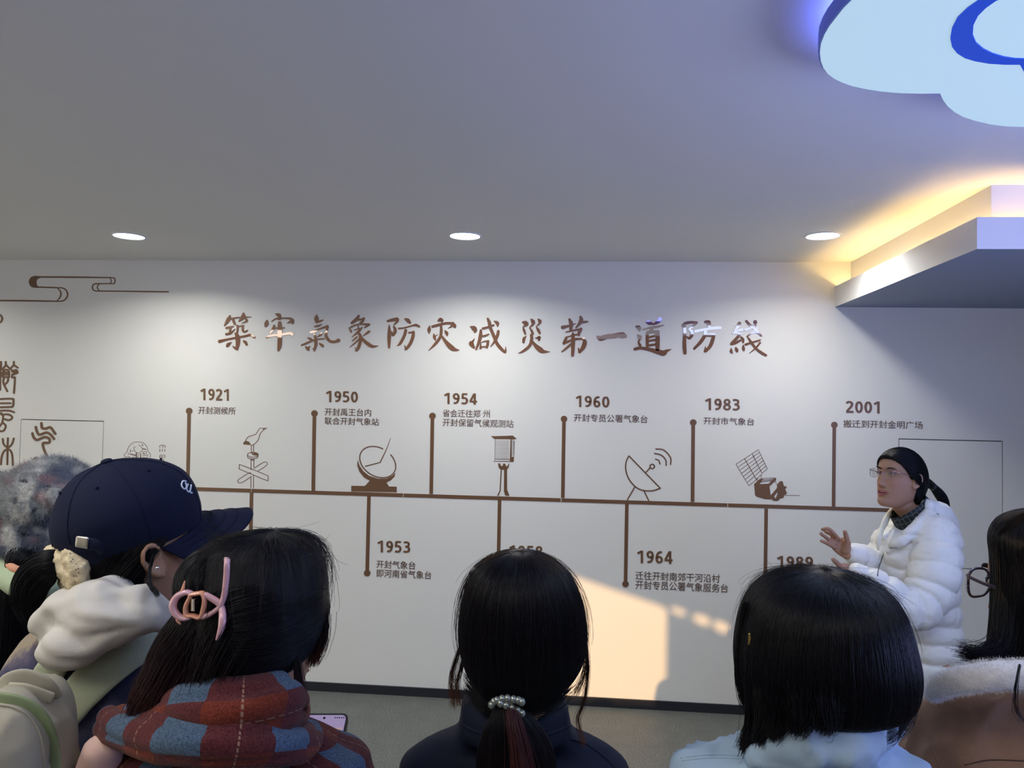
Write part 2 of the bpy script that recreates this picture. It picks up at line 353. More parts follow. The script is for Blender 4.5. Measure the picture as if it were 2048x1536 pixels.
TITLE = [
 ('A', 'first character of the brushed title, far left, with a bamboo top', [
  [(240,90,22),(215,150,62),(150,250,18)], [(250,140,30),(300,130,26),(380,118,22)], [(285,150,40),(315,225,34)],
  [(450,55,30),(445,110,70),(380,180,22)], [(450,125,24),(510,112,18),(570,112,10)], [(480,130,30),(500,175,36),(420,212,8)],
  [(185,285,40),(285,262,26)], [(250,270,32),(235,360,26)], [(180,382,36),(245,365,32),(320,300,8)], [(355,245,28),(358,300,30),(350,360,26)],
  [(360,262,24),(450,248,26)], [(440,250,30),(440,320,34),(470,345,30),(515,318,16)], [(75,495,52),(180,468,34),(330,440,34),(480,412,34),(560,395,40),(620,430,38)],
  [(325,370,30),(355,420,70),(362,520,66),(345,615,44)], [(350,620,36),(310,595,30),(280,565,6)], [(260,508,6),(215,540,50),(195,570,40)], [(455,490,30),(480,510,46),(500,545,36)]]),
 ('A', 'second character of the brushed title, roof stroke over a tall cross', [
  [(965,65,26),(1010,85,60),(1015,140,46)], [(820,165,20),(815,210,62),(800,255,36)], [(895,180,14),(960,140,22),(1080,130,24),(1190,135,34)],
  [(1190,130,26),(1215,165,62),(1225,210,28)], [(1215,165,40),(1180,190,34),(1135,210,6)], [(935,245,30),(925,290,50),(875,365,22)], [(930,290,24),(1000,283,22),(1095,282,20)],
  [(815,430,30),(900,405,34),(1050,388,34),(1180,368,40),(1222,385,38)], [(1020,200,50),(1022,300,70),(1022,450,66),(1018,560,62),(1000,635,34)]]),
 ('A', 'third character of the brushed title, with a long hooked sweep', [
  [(1605,75,8),(1600,130,66),(1605,185,50)], [(1600,190,34),(1650,180,32),(1700,158,18)], [(1575,262,26),(1630,250,30),(1682,226,10)], [(1510,350,34),(1560,340,40),(1650,300,28),(1760,262,34)],
  [(1770,262,50),(1760,330,34),(1750,400,42),(1780,460,46),(1830,498,44),(1900,498,44),(1945,480,60)], [(1680,365,30),(1665,390,40),(1615,425,10)], [(1565,385,30),(1585,440,40),(1590,540,46),(1565,640,28)],
  [(1565,620,20),(1535,600,6)], [(1465,440,18),(1500,455,36),(1530,470,24)], [(1365,555,24),(1450,520,30),(1560,475,24),(1650,458,22),(1715,455,24)], [(1500,568,6),(1470,600,40),(1475,635,24)], [(1430,580,24),(1460,610,50)], [(1650,530,26),(1690,560,44),(1705,580,24)]]),
 ('B', 'fourth character of the brushed title, pale mirrored strokes', [
  [(220,90,30),(185,145,56),(110,205,40)], [(200,160,30),(240,150,30),(300,140,30)], [(300,130,34),(275,180,44),(230,215,20)], [(100,270,30),(180,235,24),(260,225,24),(380,230,40)], [(380,235,30),(330,265,28),(300,285,8)],
  [(70,280,20),(100,345,28)], [(145,320,16),(200,300,18),(240,290,16)], [(205,230,14),(215,300,20)], [(270,275,18),(215,340,40),(110,430,8)], [(205,350,30),(245,410,44),(240,510,50),(205,610,44),(175,645,24)], [(190,640,26),(160,590,6)],
  [(190,425,24),(150,460,26),(110,495,8)], [(225,455,22),(160,520,24),(75,588,8)], [(380,340,40),(340,370,34),(280,415,8)], [(240,400,20),(300,480,44),(380,545,56),(440,575,46),(525,565,8)]]),
 ('B', 'fifth character of the brushed title, streaked by reflections', [
  [(675,175,34),(740,160,50),(820,145,56)], [(835,150,40),(820,185,40),(770,240,14)], [(700,240,14),(700,330,46),(698,450,54),(698,595,30)], [(770,262,26),(790,300,44),(790,350,46),(760,400,34),(745,370,30),(735,340,14)],
  [(945,140,24),(990,160,56),(1025,200,40)], [(850,292,30),(940,282,26),(1060,248,26),(1120,238,42),(1170,260,34)], [(958,320,44),(945,380,46),(910,460,44),(865,535,40),(820,568,8)], [(1005,360,26),(1080,350,34)], [(1080,350,44),(1070,430,52),(1030,530,50),(980,600,44),(955,625,28)], [(960,612,34),(940,555,8)]]),
 ('B', 'sixth character of the brushed title, the first fire character', [
  [(1458,182,8),(1500,155,60),(1528,165,50),(1530,190,24)], [(1335,250,14),(1328,310,56),(1328,368,16)], [(1380,262,40),(1480,235,44),(1600,210,40),(1700,215,44)], [(1700,200,30),(1725,250,60),(1740,285,14)], [(1700,240,40),(1670,265,30),(1622,295,6)],
  [(1465,380,6),(1420,420,20)], [(1400,380,20),(1410,430,46),(1425,470,24)], [(1580,330,24),(1605,365,52),(1612,400,24)], [(1515,250,36),(1518,330,46),(1500,430,44),(1420,540,42),(1318,640,8)], [(1520,400,26),(1590,500,54),(1680,595,80),(1740,625,50),(1795,630,14)]]),
 ('C', 'seventh character of the brushed title, to the left of the narrow fire character', [
  [(90,265,24),(140,290,80),(160,330,60),(150,358,16)], [(152,448,5),(120,500,40),(100,530,76),(140,590,40)], [(250,320,36),(245,400,56),(225,490,50),(175,625,26)], [(280,292,36),(350,275,34),(450,240,34)],
  [(360,140,38),(385,200,56),(400,280,52),(450,400,50),(500,520,52),(560,600,54),(625,665,40)], [(635,670,30),(640,640,30),(642,575,5)], [(525,335,44),(515,390,48),(470,490,40),(405,580,12)], [(465,180,24),(510,210,56),(515,265,14)],
  [(270,412,26),(320,405,30),(375,380,18)], [(255,515,10),(300,495,20),(370,490,30)], [(365,490,34),(355,550,44),(345,600,26)], [(250,520,14),(245,605,36)], [(250,582,22),(350,578,24)]]),
 ('C', 'eighth character of the brushed title, three curls over a fire', [
  [(910,195,30),(950,205,70),(970,230,50),(915,265,14)], [(912,270,12),(930,320,40),(950,380,30)], [(1045,150,30),(1070,185,66),(1070,225,44),(1015,285,16)], [(1015,280,14),(1045,320,36),(1068,375,36)], [(1155,150,30),(1180,180,56),(1165,220,30),(1122,260,10)], [(1120,262,10),(1150,310,46),(1178,370,34)],
  [(970,408,6),(930,450,44),(920,510,34)], [(1100,445,6),(1150,440,40),(1175,430,40),(1165,475,34)], [(1045,395,44),(1050,460,50),(1020,560,46),(930,640,40),(840,685,6)], [(1055,480,24),(1110,560,60),(1190,630,84),(1240,655,56),(1340,660,5)]]),
 ('C', 'ninth character of the brushed title, bamboo top, left of the single bar', [
  [(1645,150,40),(1672,220,66),(1665,310,50)], [(1540,275,60),(1640,250,34),(1750,212,8)], [(1820,110,40),(1830,160,66),(1800,220,50),(1750,280,26)], [(1840,200,26),(1880,190,36),(1930,185,28)],
  [(1590,350,20),(1700,325,30),(1830,300,34)], [(1825,300,50),(1800,350,50),(1790,400,30)], [(1680,400,30),(1790,385,30)], [(1700,365,30),(1702,450,60),(1700,600,56),(1692,715,44)], [(1595,440,40),(1575,490,50),(1555,530,40)], [(1590,430,22),(1690,405,20)], [(1555,525,40),(1620,500,36),(1730,460,34),(1860,455,30)],
  [(1870,450,40),(1885,510,66),(1860,590,64),(1810,660,40)], [(1805,660,50),(1785,600,16)], [(1690,520,30),(1610,590,34),(1525,660,20)]]),
 ('D', 'tenth character of the brushed title, a single thick bar', [
  [(700,440,44),(750,465,84),(850,435,74),(960,425,76),(1060,410,84),(1110,415,100),(1150,430,60)]]),
 ('D', 'eleventh character of the brushed title, with a boat-shaped sweep', [
  [(1330,270,24),(1375,290,66),(1390,350,14)], [(1350,410,16),(1390,440,60),(1385,490,34),(1370,530,30),(1395,580,46)], [(1310,640,50),(1370,625,50),(1430,625,50),(1560,650,60),(1700,690,80),(1780,705,90),(1830,670,50),(1905,645,8)],
  [(1500,200,30),(1540,210,66),(1600,230,34)], [(1720,150,60),(1690,190,60),(1620,235,26)], [(1440,325,20),(1560,290,34),(1680,275,40),(1785,250,12)], [(1585,320,50),(1570,350,50)], [(1515,380,50),(1512,480,50),(1515,600,46)], [(1515,370,50),(1600,355,50),(1690,365,50)],
  [(1680,360,64),(1682,480,70),(1680,640,64)], [(1540,450,34),(1640,420,36)], [(1540,505,34),(1640,490,36)], [(1540,580,34),(1640,565,40)]]),
 ('E', 'twelfth character of the brushed title, lavender mirrored top', [
  [(160,215,50),(220,170,60),(330,150,50),(440,155,50)], [(445,165,44),(380,220,44),(310,270,40)], [(190,220,66),(200,350,60),(195,500,70),(195,650,76),(205,780,66)], [(290,290,40),(350,350,60),(340,420,66),(295,480,44),(240,440,20)],
  [(620,140,50),(690,150,80),(700,230,66)], [(415,335,56),(600,300,56),(760,275,60),(920,265,64)], [(625,350,70),(605,430,70),(520,560,70),(395,690,50)], [(640,420,50),(740,410,70),(800,400,50)], [(795,400,66),(770,520,70),(720,640,70),(630,740,60)], [(615,740,56),(625,640,10)]]),
 ('E', 'last character of the brushed title, at its right end', [
  [(1320,170,70),(1280,240,66),(1215,330,20)], [(1220,335,40),(1380,300,50)], [(1180,370,34),(1300,370,40),(1340,390,40)], [(1330,390,50),(1260,480,60),(1160,570,44)], [(1160,590,66),(1240,570,60),(1340,520,44)], [(1350,455,40),(1390,500,56),(1395,560,40)],
  [(1150,680,14),(1150,740,60),(1170,780,30)], [(1245,670,30),(1265,720,66),(1275,755,30)], [(1395,610,12),(1400,680,60),(1410,725,36)], [(1460,125,50),(1530,200,50),(1600,260,50),(1690,350,50),(1770,430,30)], [(1640,140,76),(1645,150,76)], [(1440,300,50),(1520,280,40),(1650,210,40)], [(1690,265,30),(1640,300,34),(1590,350,24)],
  [(1475,440,30),(1560,380,30),(1690,345,24)], [(1480,440,24),(1560,560,50),(1660,690,50),(1780,780,56),(1860,825,50)], [(1445,605,50),(1560,570,44),(1740,515,34)], [(1740,570,40),(1660,670,40),(1520,788,8)]]),
]
TF = {'A': (430, 620, 7.877), 'B': (690, 620, 7.877), 'C': (930, 620, 7.877), 'D': (1110, 620, 8.192), 'E': (1350, 630, 10.24)}
def tf_of(o):
    ox, oy, s = o; return lambda x, y: (ox+x/s, oy+y/s)
def letter_things(items, tfs, name, cat, group, m, th):
    for key, label, st in items:
        xs = [p[0] for s in st for p in s]; ys = [p[1] for s in st for p in s]
        f = tf_of(tfs[key]) ; c = f(sum(xs)/len(xs), max(ys)); o = WY(*c)
        me = strokes_mesh(name, st, f, th, (o.x, 0, o.z))
        ob = link(name, me, m); ob.location = (o.x, 0, o.z); tag(ob, 'brown '+label if not label.startswith('brown') else label, cat, group)
letter_things(TITLE, TF, 'title_character', 'character', 'brushed title characters', m_mir, .004)

def text_mesh(s, bbox_px, th, m, origin, parent=None, name='lettering', bold=0.0, slope=0.0, name_font=None):
    cu = bpy.data.curves.new(name, 'FONT'); cu.body = s; cu.size = 1; cu.offset = bold; cu.extrude = .01; cu.resolution_u = 3
    o = bpy.data.objects.new(name, cu); COL.objects.link(o)
    dg = bpy.context.evaluated_depsgraph_get()
    me = bpy.data.meshes.new_from_object(o.evaluated_get(dg)); bpy.data.objects.remove(o); bpy.data.curves.remove(cu)
    V = np.array([v.co for v in me.vertices]); mn, mx = V.min(0), V.max(0)
    x0, y0, x1, y1 = bbox_px
    a = WY(x0, (y0+y1)/2); b_ = WY(x1, (y0+y1)/2); zt = WY(x0, y0).z; zb = WY(x0, y1).z
    for v in me.vertices:
        u = (v.co.x-mn[0])/(mx[0]-mn[0]); t = (v.co.y-mn[1])/(mx[1]-mn[1]); q = (v.co.z-mn[2])/(mx[2]-mn[2]+1e-9)
        v.co = (a.x+u*(b_.x-a.x)-origin[0], -th*q-.0004-origin[1], zb+t*(zt-zb)-origin[2])
    me.update(); me.name = name
    return link(name, me, m, parent)
def px_line(p, q, w_): return [(p[0], p[1], w_), (q[0], q[1], w_)]
idf = lambda x, y: (x, y)

def _el(cx, cy, rx, ry): return [(cx+rx*cos(a), cy+ry*sin(a)) for a in np.linspace(pi/2, pi/2+2*pi, 17)]
_six = [(.47,.87),(.33,.90),(.19,.78),(.12,.55),(.11,.32),(.18,.14),(.30,.09),(.42,.16),(.46,.32),(.40,.47),(.28,.53),(.15,.46)]
DIG = {'0': [_el(.29,.5,.185,.41)], '1': [[(.36,0),(.36,1)], [(.33,.93),(.06,.76)]], '2': [[(.06,.80),(.16,.89),(.29,.91),(.42,.83),(.45,.70),(.37,.50),(.22,.30),(.10,.12)], [(.04,.085),(.55,.085)]],
 '3': [[(.07,.87),(.22,.91),(.39,.86),(.43,.71),(.36,.57),(.18,.53)], [(.18,.53),(.36,.50),(.46,.34),(.42,.16),(.26,.09),(.05,.12)]], '4': [[(.37,.96),(.08,.32)], [(.02,.27),(.58,.27)], [(.405,1),(.405,0)]],
 '5': [[(.49,.915),(.12,.915)], [(.15,.95),(.13,.50)], [(.10,.53),(.25,.57),(.40,.51),(.46,.33),(.40,.15),(.25,.085),(.06,.12)]], '6': [_six], '8': [_el(.29,.72,.16,.19), _el(.29,.285,.19,.205)], '9': [[(.58-x, 1-y) for x, y in _six]]}
def digits(yr, bb, t):
    x0, y0, x1, y1 = bb; n = len(yr); adv = .64; W_ = (n-1)*adv+.56
    st = []
    for i, c in enumerate(yr):
        for l in DIG[c]:
            st.append([(i*adv+x, y, .165) for x, y in l])
    f = lambda u, v: (x0+u/W_*(x1-x0), y1-v*(y1-y0)+(u/W_)*(x1-x0)*.022)
    link('year_lettering', strokes_mesh('year_lettering', st, f, .0022, t.location, caps=False), m_brown, t)
# timeline rule, in the five lengths it is stuck on in
bar = thing('timeline_bar', 'long brown horizontal line of the timeline across the wall', 'timeline line', tuple(WY(900, 991)))
def tl_y(x): return 977.6+(x-380)*.03043
for i, (a, b_) in enumerate(((371, 502), (503.2, 806), (807.4, 1121.5), (1123, 1454.5), (1456, 1812))):
    link('bar_length', strokes_mesh('bar_length', [px_line((a, tl_y(a)), (b_, tl_y(b_)), 7.4)], idf, .002, bar.location, caps=False), m_brown, bar)
MS = [ # year, year bbox, [(caption, bbox)], stem top/bottom, label
 ('1921', (400.3,777,460.6,800.5), [('开封测候所', (396.8,813,471.4,828))], (378.5,822,375.6,974), 'brown timeline mark for the year 1921, first on the left'),
 ('1950', (651.3,781.5,716,804), [('开封禹王台内', (649.5,816,742.5,831)), ('联合开封气象站', (649.5,834,758,849))], (629,827,626.6,982), 'brown timeline mark for the year 1950, left of the sundial'),
 ('1954', (887.5,785.5,953.8,808), [('省会迁往郑', (885.4,818.5,961,833.8)), ('州', (966,820,979.5,835)), ('开封保留气候观测站', (885.4,837,1027.4,852.5))], (865,832,862.4,988), 'brown timeline mark for the year 1954, left of the louvred shelter'),
 ('1960', (1150.6,791,1218.9,814), [('开封专员公署气象台', (1147.8,827.5,1295.3,843))], (1128,838,1125.5,996), 'brown timeline mark for the year 1960, left of the radar dish'),
 ('1983', (1409.4,796.3,1480,820), [('开封市气象台', (1407,834,1508.5,849))], (1386.5,845,1385,1004), 'brown timeline mark for the year 1983, left of the satellite'),
 ('2001', (1691,801.5,1762.4,825.5), [('搬迁到开封金明广场', (1686.5,839.5,1845.4,855))], (1668.5,850,1667,1013), 'brown timeline mark for the year 2001, left of the speaker'),
 ('1949', (517,1077,585,1101), [], (500,1140,503.4,985), 'brown timeline mark hanging below the line behind the woman with the claw clip'),
 ('1953', (754,1081,821,1104.5), [('开封气象台', (753,1120,831,1136)), ('即河南省气象台', (753,1138,863,1154))], (734.5,1146,738,992), 'brown timeline mark for the year 1953, hanging under the sundial'),
 ('1958', (1017.9,1090.5,1085.4,1114), [], (996,1160,999.3,1000), 'brown timeline mark for the year 1958, half hidden by a head'),
 ('1964', (1273.4,1100.8,1344.6,1126), [('迁往开封南郊干河沿村', (1271,1142,1439.8,1159)), ('开封专员公署气象服务台', (1271,1160.5,1456,1178))], (1251,1168,1253.7,1008), 'brown timeline mark for the year 1964, above the sunlit patch'),
 ('1989', (1553,1111.6,1626,1136), [], (1530,1195,1532.3,1017), 'brown timeline mark for the year 1989, hanging under the satellite'),
]
for yr, bb, caps_, st, lab in MS:
    o = WY(st[0], st[1]); t = thing('timeline_mark', lab, 'timeline mark', (o.x, 0, o.z), 'year marks of the timeline')
    digits(yr, bb, t)
    for s, b2 in caps_: text_mesh(s, b2, .0012, m_brownt, t.location, t, 'caption', bold=.004)
    link('stem', strokes_mesh('stem', [px_line((st[0], st[1]), (st[2], st[3]), 7.2)], idf, .0018, t.location, caps=False), m_brown, t)
    c = [(st[0]+6.6*cos(2*pi*i/24), st[1]+6.6*sin(2*pi*i/24)) for i in range(24)]
    link('dot', poly_wall('dot', [c], .0024, t.location), m_brown, t)

def lines(spec, sc, w_):
    """spec: list of polylines of (x,y[,w]) in crop pixels"""
    f = tf_of(sc); return [[(p[0], p[1], (p[2] if len(p) > 2 else w_)) for p in l] for l in spec], f
def icon(name, label, spec, sc, w_, polys=(), th=.0015, extra=None):
    sp, f = lines(spec, sc, w_)
    al = [p for l in spec for p in l] or [p for q in polys for l in q for p in l]
    c = f(sum(p[0] for p in al)/len(al), max(p[1] for p in al)); o = WY(*c)
    t = thing(name, label, 'wall graphic', (o.x, 0, o.z))
    if extra: link(extra[0], strokes_mesh(extra[0], [extra[1]], f, th, t.location), m_brown, t)
    if sp: link('outline', strokes_mesh('outline', sp, f, th, t.location), m_brown, t)
    for q in polys:
        link('filled_shape', poly_wall('filled_shape', [[f(*p) for p in l] for l in q], th*1.15, t.location), m_brown, t)
    return t
S5 = (360, 760, 4.096); S6 = (840, 760, 3.938); 
def ell(cx, cy, rx, ry, a0=0, a1=360, n=40, rot=0):
    out = []
    for i in range(n):
        a = radians(a0+(a1-a0)*i/(n-1)); x, y = rx*cos(a), ry*sin(a); out.append((cx+x*cos(rot)-y*sin(rot), cy+x*sin(rot)+y*cos(rot)))
    return out
icon('weather_vane_graphic', 'outline drawing of a bird weather vane on the wall', [
  [(682,395),(655,396),(640,415),(622,443),(590,455),(560,465),(540,490),(535,500)], [(682,412),(660,435),(650,465),(635,500),(600,530),(580,532),(565,510),(540,500)],
  [(585,532),(585,598)], [(604,530),(604,595)], ell(597, 612, 44, 20), [(553,615),(556,635),(580,645),(610,645),(635,635),(641,615)], [(590,596,8),(600,612,10)], [(582,648),(582,735)], [(606,648),(606,715)], [(582,790),(580,885)], [(603,780),(603,885)],
  [(583,655,8),(605,655,8)],
  [(486,700),(505,698),(700,775),(722,795),(720,820),(700,818),(500,735),(486,725),(486,700)],
  [(606,722),(690,672),(716,686),(700,706),(640,745)], [(582,762),(560,765),(476,820),(500,842),(585,790)]], S5, 5,
  polys=([[(535,500),(565,505),(578,532),(550,530),(520,528),(520,512)]], [[(680,395),(716,390),(700,402),(680,414)]], [[(600,592),(640,600),(636,618),(610,618)]]))
icon('sundial_graphic', 'solid drawing of a tilted sundial on a stepped base', [
  ell(1620, 672, 158, 115, -68, 262, 50, radians(32)), [(1520,706,9),(1640,675,8)], [(1640,675,10),(1688,575,7),(1726,475,2)]], S5, 9,
  polys=([[(1404,866),(1514,868),(1556,824),(1510,800),(1470,750),(1452,700),(1456,655),(1470,700),(1500,745),(1550,785),(1620,808),(1690,808),(1740,785),(1764,760),(1758,790),(1730,820),(1692,840),(1712,872),(1776,874),(1776,920),(1404,912)]],))
sl = [[(232,(245+i*31.2),3),(520,(244+i*31.2),6)] for i in range(13)]
S9 = (970, 860, 10.975)
icon('shelter_graphic', 'drawing of a louvred instrument shelter on a post', sl+[[(222,200,9),(217,690,9)], [(190,684,12),(620,690,16)], [(225,640,10),(550,645,16)]]+[[(585,225+i*30,7),(632,205+i*30,5)] for i in range(12)], S9, 6,
  polys=([[(130,132),(210,135),(610,122),(700,195),(640,205),(210,197)]], [[(560,200),(585,205),(585,590),(632,590),(635,660),(625,705),(545,700)]], [[(632,225),(648,250),(640,600),(630,600)]],
         [[(285,730),(335,735),(350,790),(385,785),(400,735),(440,735),(470,800),(500,780),(512,738),(530,740),(520,825),(485,865),(485,1310),(540,1445),(445,1440),(415,1350),(420,880),(370,865),(370,880),(345,1330),(300,1440),(262,1440),(320,1330),(345,870),(300,830)]]))
icon('radar_dish_graphic', 'outline drawing of a radar dish sending waves', [
  [(1646,598),(1625,640),(1620,700),(1640,770),(1690,835),(1750,868),(1830,872),(1892,852)], [(1646,598),(1892,852)], [(1775,732),(1812,692)], ell(1829, 681, 17, 17),
  [(1692,842),(1634,942)], [(1762,868),(1802,952)], [(1855,624),(1880,634),(1890,662)], [(1848,578),(1900,592),(1935,630),(1938,672)], [(1858,543),(1920,552),(1972,610),(1974,664)]], S6, 10.5)
S10 = (1460, 890, 12.8)
def lerp(a, b_, t): return (a[0]+(b_[0]-a[0])*t, a[1]+(b_[1]-a[1])*t)
A_, B_, C_, D_ = (150,490), (722,118), (955,600), (482,1040)
ps = [[A_, B_], [B_, C_], [C_, (820,720)], [(720,850), D_], [D_, A_]]
for i in range(1, 7): ps.append([lerp(A_, D_, i/7), lerp(lerp(B_, C_, i/7), lerp(A_, D_, i/7), .0)])
ps += [[(375,350,16),(440,470,16),(680,890,16)], [(570,230,16),(640,370,16),(815,720,14)], [(670,870),(820,740)], [(680,890),(720,905)], [(800,760),(800,860)], [(870,850),(900,850)], [(870,850),(1140,838)], [(1160,900),(1190,1010)]]
icon('satellite_graphic', 'drawing of a satellite with one gridded solar panel', ps, S10, 11, extra=('antenna', [(1400, 1285, 8), (1780, 1290, 10)]),
  polys=([[(615,1000),(760,870),(870,850),(755,1000),(985,990),(1140,840),(1178,840),(1175,900),(1010,1060),(1040,1290),(1200,1100),(1200,1010),(1280,925),(1345,925),(1380,1050),(1455,1065),(1415,1140),(1460,1240),(1380,1290),(1375,1350),(1280,1370),(1220,1435),(1100,1425),(1085,1390),(900,1385),(680,1320),(640,1280)],
          [(1125,1315),(1210,1210),(1220,1240),(1165,1375)]], [[(790,940),(1050,900),(1070,912),(800,955)]], [[(830,895),(1090,865),(1105,878),(850,905)]]))
# cloud scroll at the upper left
S4 = (0, 500, 6.827)
icon('cloud_scroll_graphic', 'brown cloud-scroll line motif at the upper left of the wall', [
  [(-60,690,22),(400,694,22),(780,700,18),(820,700,14)], [(470,368,22),(1000,371,22),(1530,378,16)], [(480,505,20),(780,515,18)], [(780,518,16),(850,518,16),(900,545,18),(925,605,20),(905,660,20),(870,690,18),(820,700,16)],
  [(790,525,12),(825,565,18),(832,610,20),(815,655,18),(780,692,12)], [(1530,378,14),(1562,385,16),(1572,420,16),(1562,455,16),(1535,462,14)], [(1500,385,10),(1518,410,14),(1515,440,14),(1498,460,10)], [(1535,460,14),(1300,460,16)],
  [(1330,460,16),(1280,470,16),(1262,510,18),(1280,550,16),(1320,560,16)], [(1360,465,10),(1335,490,14),(1330,520,14),(1355,552,12)], [(1310,560,16),(1700,564,17),(2300,572,18)]], S4, 18,
  polys=([[(520,355),(470,353),(425,370),(400,405),(395,440),(405,475),(430,505),(470,517),(545,517),(505,480),(497,440),(510,400),(555,378),(560,358)]],))
S8 = (0, 700, 5.908)
SEAL = [
 ('G', 'upper seal-script character cut by the left edge, a many-stroked one', [[(12,140),(12,190),(0,240)], [(-30,180),(-10,240),(-30,330)], [(3,250),(3,470)], [(70,140),(65,185),(22,232)], [(72,175),(112,215)], [(165,140),(160,180),(118,225)], [(165,178),(212,210)], [(30,310),(35,260),(68,232),(105,250),(108,310)], [(45,265),(100,265)], [(42,290),(102,290)], [(34,320),(108,320)], [(50,325),(42,390),(88,488)], [(98,322),(92,370),(55,412)], [(135,232),(150,250),(190,235),(208,255),(200,275),(145,290)], [(150,262),(195,262)], [(148,290),(145,325),(178,322)], [(178,322),(175,400),(166,508)]]),
 ('G', 'middle seal-script character cut by the left edge, boxed top', [[(-40,580),(140,575),(160,600),(155,655),(130,672),(-40,675)], [(-40,628),(125,628)], [(-40,718),(100,715),(168,735)], [(-40,760),(20,745)], [(20,765),(95,760),(142,785),(135,815),(100,828),(60,815)], [(40,765),(30,850),(-5,905)], [(40,865),(68,890),(60,930),(30,960),(-20,950)]]),
 ('G', 'lower seal-script character cut by the left edge, like a branching tree', [[(95,1042),(92,1120),(88,1350)], [(35,1050),(45,1110),(92,1150),(140,1115),(165,1045)], [(12,1350),(22,1260),(50,1195),(92,1172),(130,1195),(148,1260),(153,1360)]]),
 ('G', 'small curled brown stroke at the left edge below the cloud scroll', [[(-20,-425),(15,-405),(28,-370),(15,-335),(-20,-318)]]),
]
letter_things([s for s in [(k, l, [[(x, y, 21) for x, y in st] for st in sts]) for k, l, sts in SEAL]], {'G': S8}, 'seal_character', 'character', 'seal-script characters at the left edge', m_brown, .003)
letter_things([('G', 'wavy seal-script character on the left access panel', [[(x, y, 29) for x, y in st] for st in [[(490,865),(500,920),(545,928),(600,915),(655,990)], [(425,910),(440,965),(470,1000),(550,975),(600,1000),(640,1050)], [(385,985),(400,1030),(440,1062),(530,1028),(585,1050),(580,1095),(515,1098),(512,1140),(540,1220),(585,1295)]]]),
               ('G', 'start of a second seal character just above the knitted hat', [[(410,1285,30),(440,1278,30),(480,1310,30)], [(430,1290,20),(380,1330,20),(330,1420,20)], [(480,1310,24),(520,1400,24)]])], {'G': S8}, 'seal_character', 'character', 'seal-script characters on the access panel', m_brown, .003)
# oracle-bone shell drawing and its two small characters
S11 = (230, 870, 17.067)
icon('oracle_bone_graphic', 'small outline drawing of an inscribed oracle bone above the navy cap', [
  [(310,960),(340,900),(330,840),(370,780),(350,740),(315,710),(330,650),(400,580),(440,470),(480,380),(560,300),(680,240),(890,240),(1000,300),(1080,380),(1110,460),(1115,530),(1190,620),(1210,700),(1190,820),(1180,960)],
  [(310,960),(280,1050),(300,1200)], [(1180,960),(1200,1100),(1180,1250)],
  [(640,430),(660,500),(700,570),(790,610),(880,580),(935,500),(930,450),(880,390),(810,340)], [(640,430),(710,405)], [(525,490),(520,600)], [(525,545),(650,545)], [(450,610),(460,650),(500,660)], [(925,310,22),(950,370,26)], [(940,465,30),(1050,490,34)], [(940,570),(1070,570)], [(1070,560),(1075,640)],
  [(395,740),(490,740),(495,850)], [(520,650,30),(690,690,40)], [(730,620,40),(730,740,40),(740,930,44)], [(790,640,14),(790,830,14)], [(870,640,30),(880,780,30),(870,850,26)], [(960,620,34),(1010,650,34)], [(930,700,14),(1090,690,20)], [(930,760,14),(1100,780,14)], [(1120,660),(1090,850)], [(370,890),(700,850),(820,850),(1140,890)], [(400,950,40),(440,960,40)], [(600,890,30),(620,930,30)], [(930,900,40),(1000,910,40)], [(560,965,14),(720,955,14)], [(520,890,14),(520,1010,14)], [(600,780,30),(650,760,26)]], S11, 14, th=.0012)
letter_things([('G', 'tiny three-stroke seal character beside the oracle bone', [[(1530,420,20),(1540,360,18),(1620,348,18),(1700,360,18),(1715,430,20)], [(1630,350,18),(1630,430,18)], [(1535,480,20),(1528,570,18)], [(1615,480,20),(1612,560,18)], [(1700,480,18),(1702,560,18)]]),
               ('G', 'tiny lower seal character beside the oracle bone, touching the cap', [[(1530,780,18),(1545,690,16),(1700,690,16),(1695,780,18)], [(1570,735,20),(1650,735,20)], [(1560,775,18),(1640,780,20)], [(1570,780,16),(1540,970,20)], [(1560,830,18),(1640,830,18),(1670,900,18),(1650,960,16)], [(1600,900,18),(1570,970,18)]])], {'G': S11}, 'seal_character', 'character', 'tiny seal characters by the oracle bone', m_brown, .0015)

# ================================================================ PEOPLE : geometry tools
def v3(p): return np.array([p[0], p[1], p[2]], float)
def unit(v): v = np.asarray(v, float); return v/(np.linalg.norm(v)+1e-12)
def sstep(a, b_, x): t = np.clip((x-a)/(b_-a), 0, 1); return t*t*(3-2*t)
def spline(P, k):
    """Catmull-Rom through the rows of P, k steps a span"""
    P = np.asarray(P, float); E_ = np.vstack([2*P[0]-P[1], P, 2*P[-1]-P[-2]]); out = []
    for i in range(1, len(E_)-2):
        t = np.linspace(0, 1, k, endpoint=False)[:, None]; a0, a1, a2, a3 = E_[i-1:i+3]
        out.append(.5*((2*a1)+(-a0+a2)*t+(2*a0-5*a1+4*a2-a3)*t*t+(-a0+3*a1-3*a2+a3)*t**3))
    out.append(P[-1:]); return np.vstack(out)
def grid_faces(nr, ns, closed=True, off=0):
    F = []
    for i in range(nr-1):
        for j in range(ns if closed else ns-1):
            k = (j+1) % ns; F.append((off+i*ns+j, off+i*ns+k, off+(i+1)*ns+k, off+(i+1)*ns+j))
    return F
def rings_mesh(R, caps=True):
    """R (nr, ns, 3) -> closed shell"""
    nr, ns, _ = R.shape; V = R.reshape(-1, 3); F = grid_faces(nr, ns)
    if caps:
        V = np.vstack([V, R[0].mean(0), R[-1].mean(0)]); a, b_ = nr*ns, nr*ns+1
        for j in range(ns):
            k = (j+1) % ns; F.append((a, k, j)); F.append((b_, (nr-1)*ns+j, (nr-1)*ns+k))
    return V, F
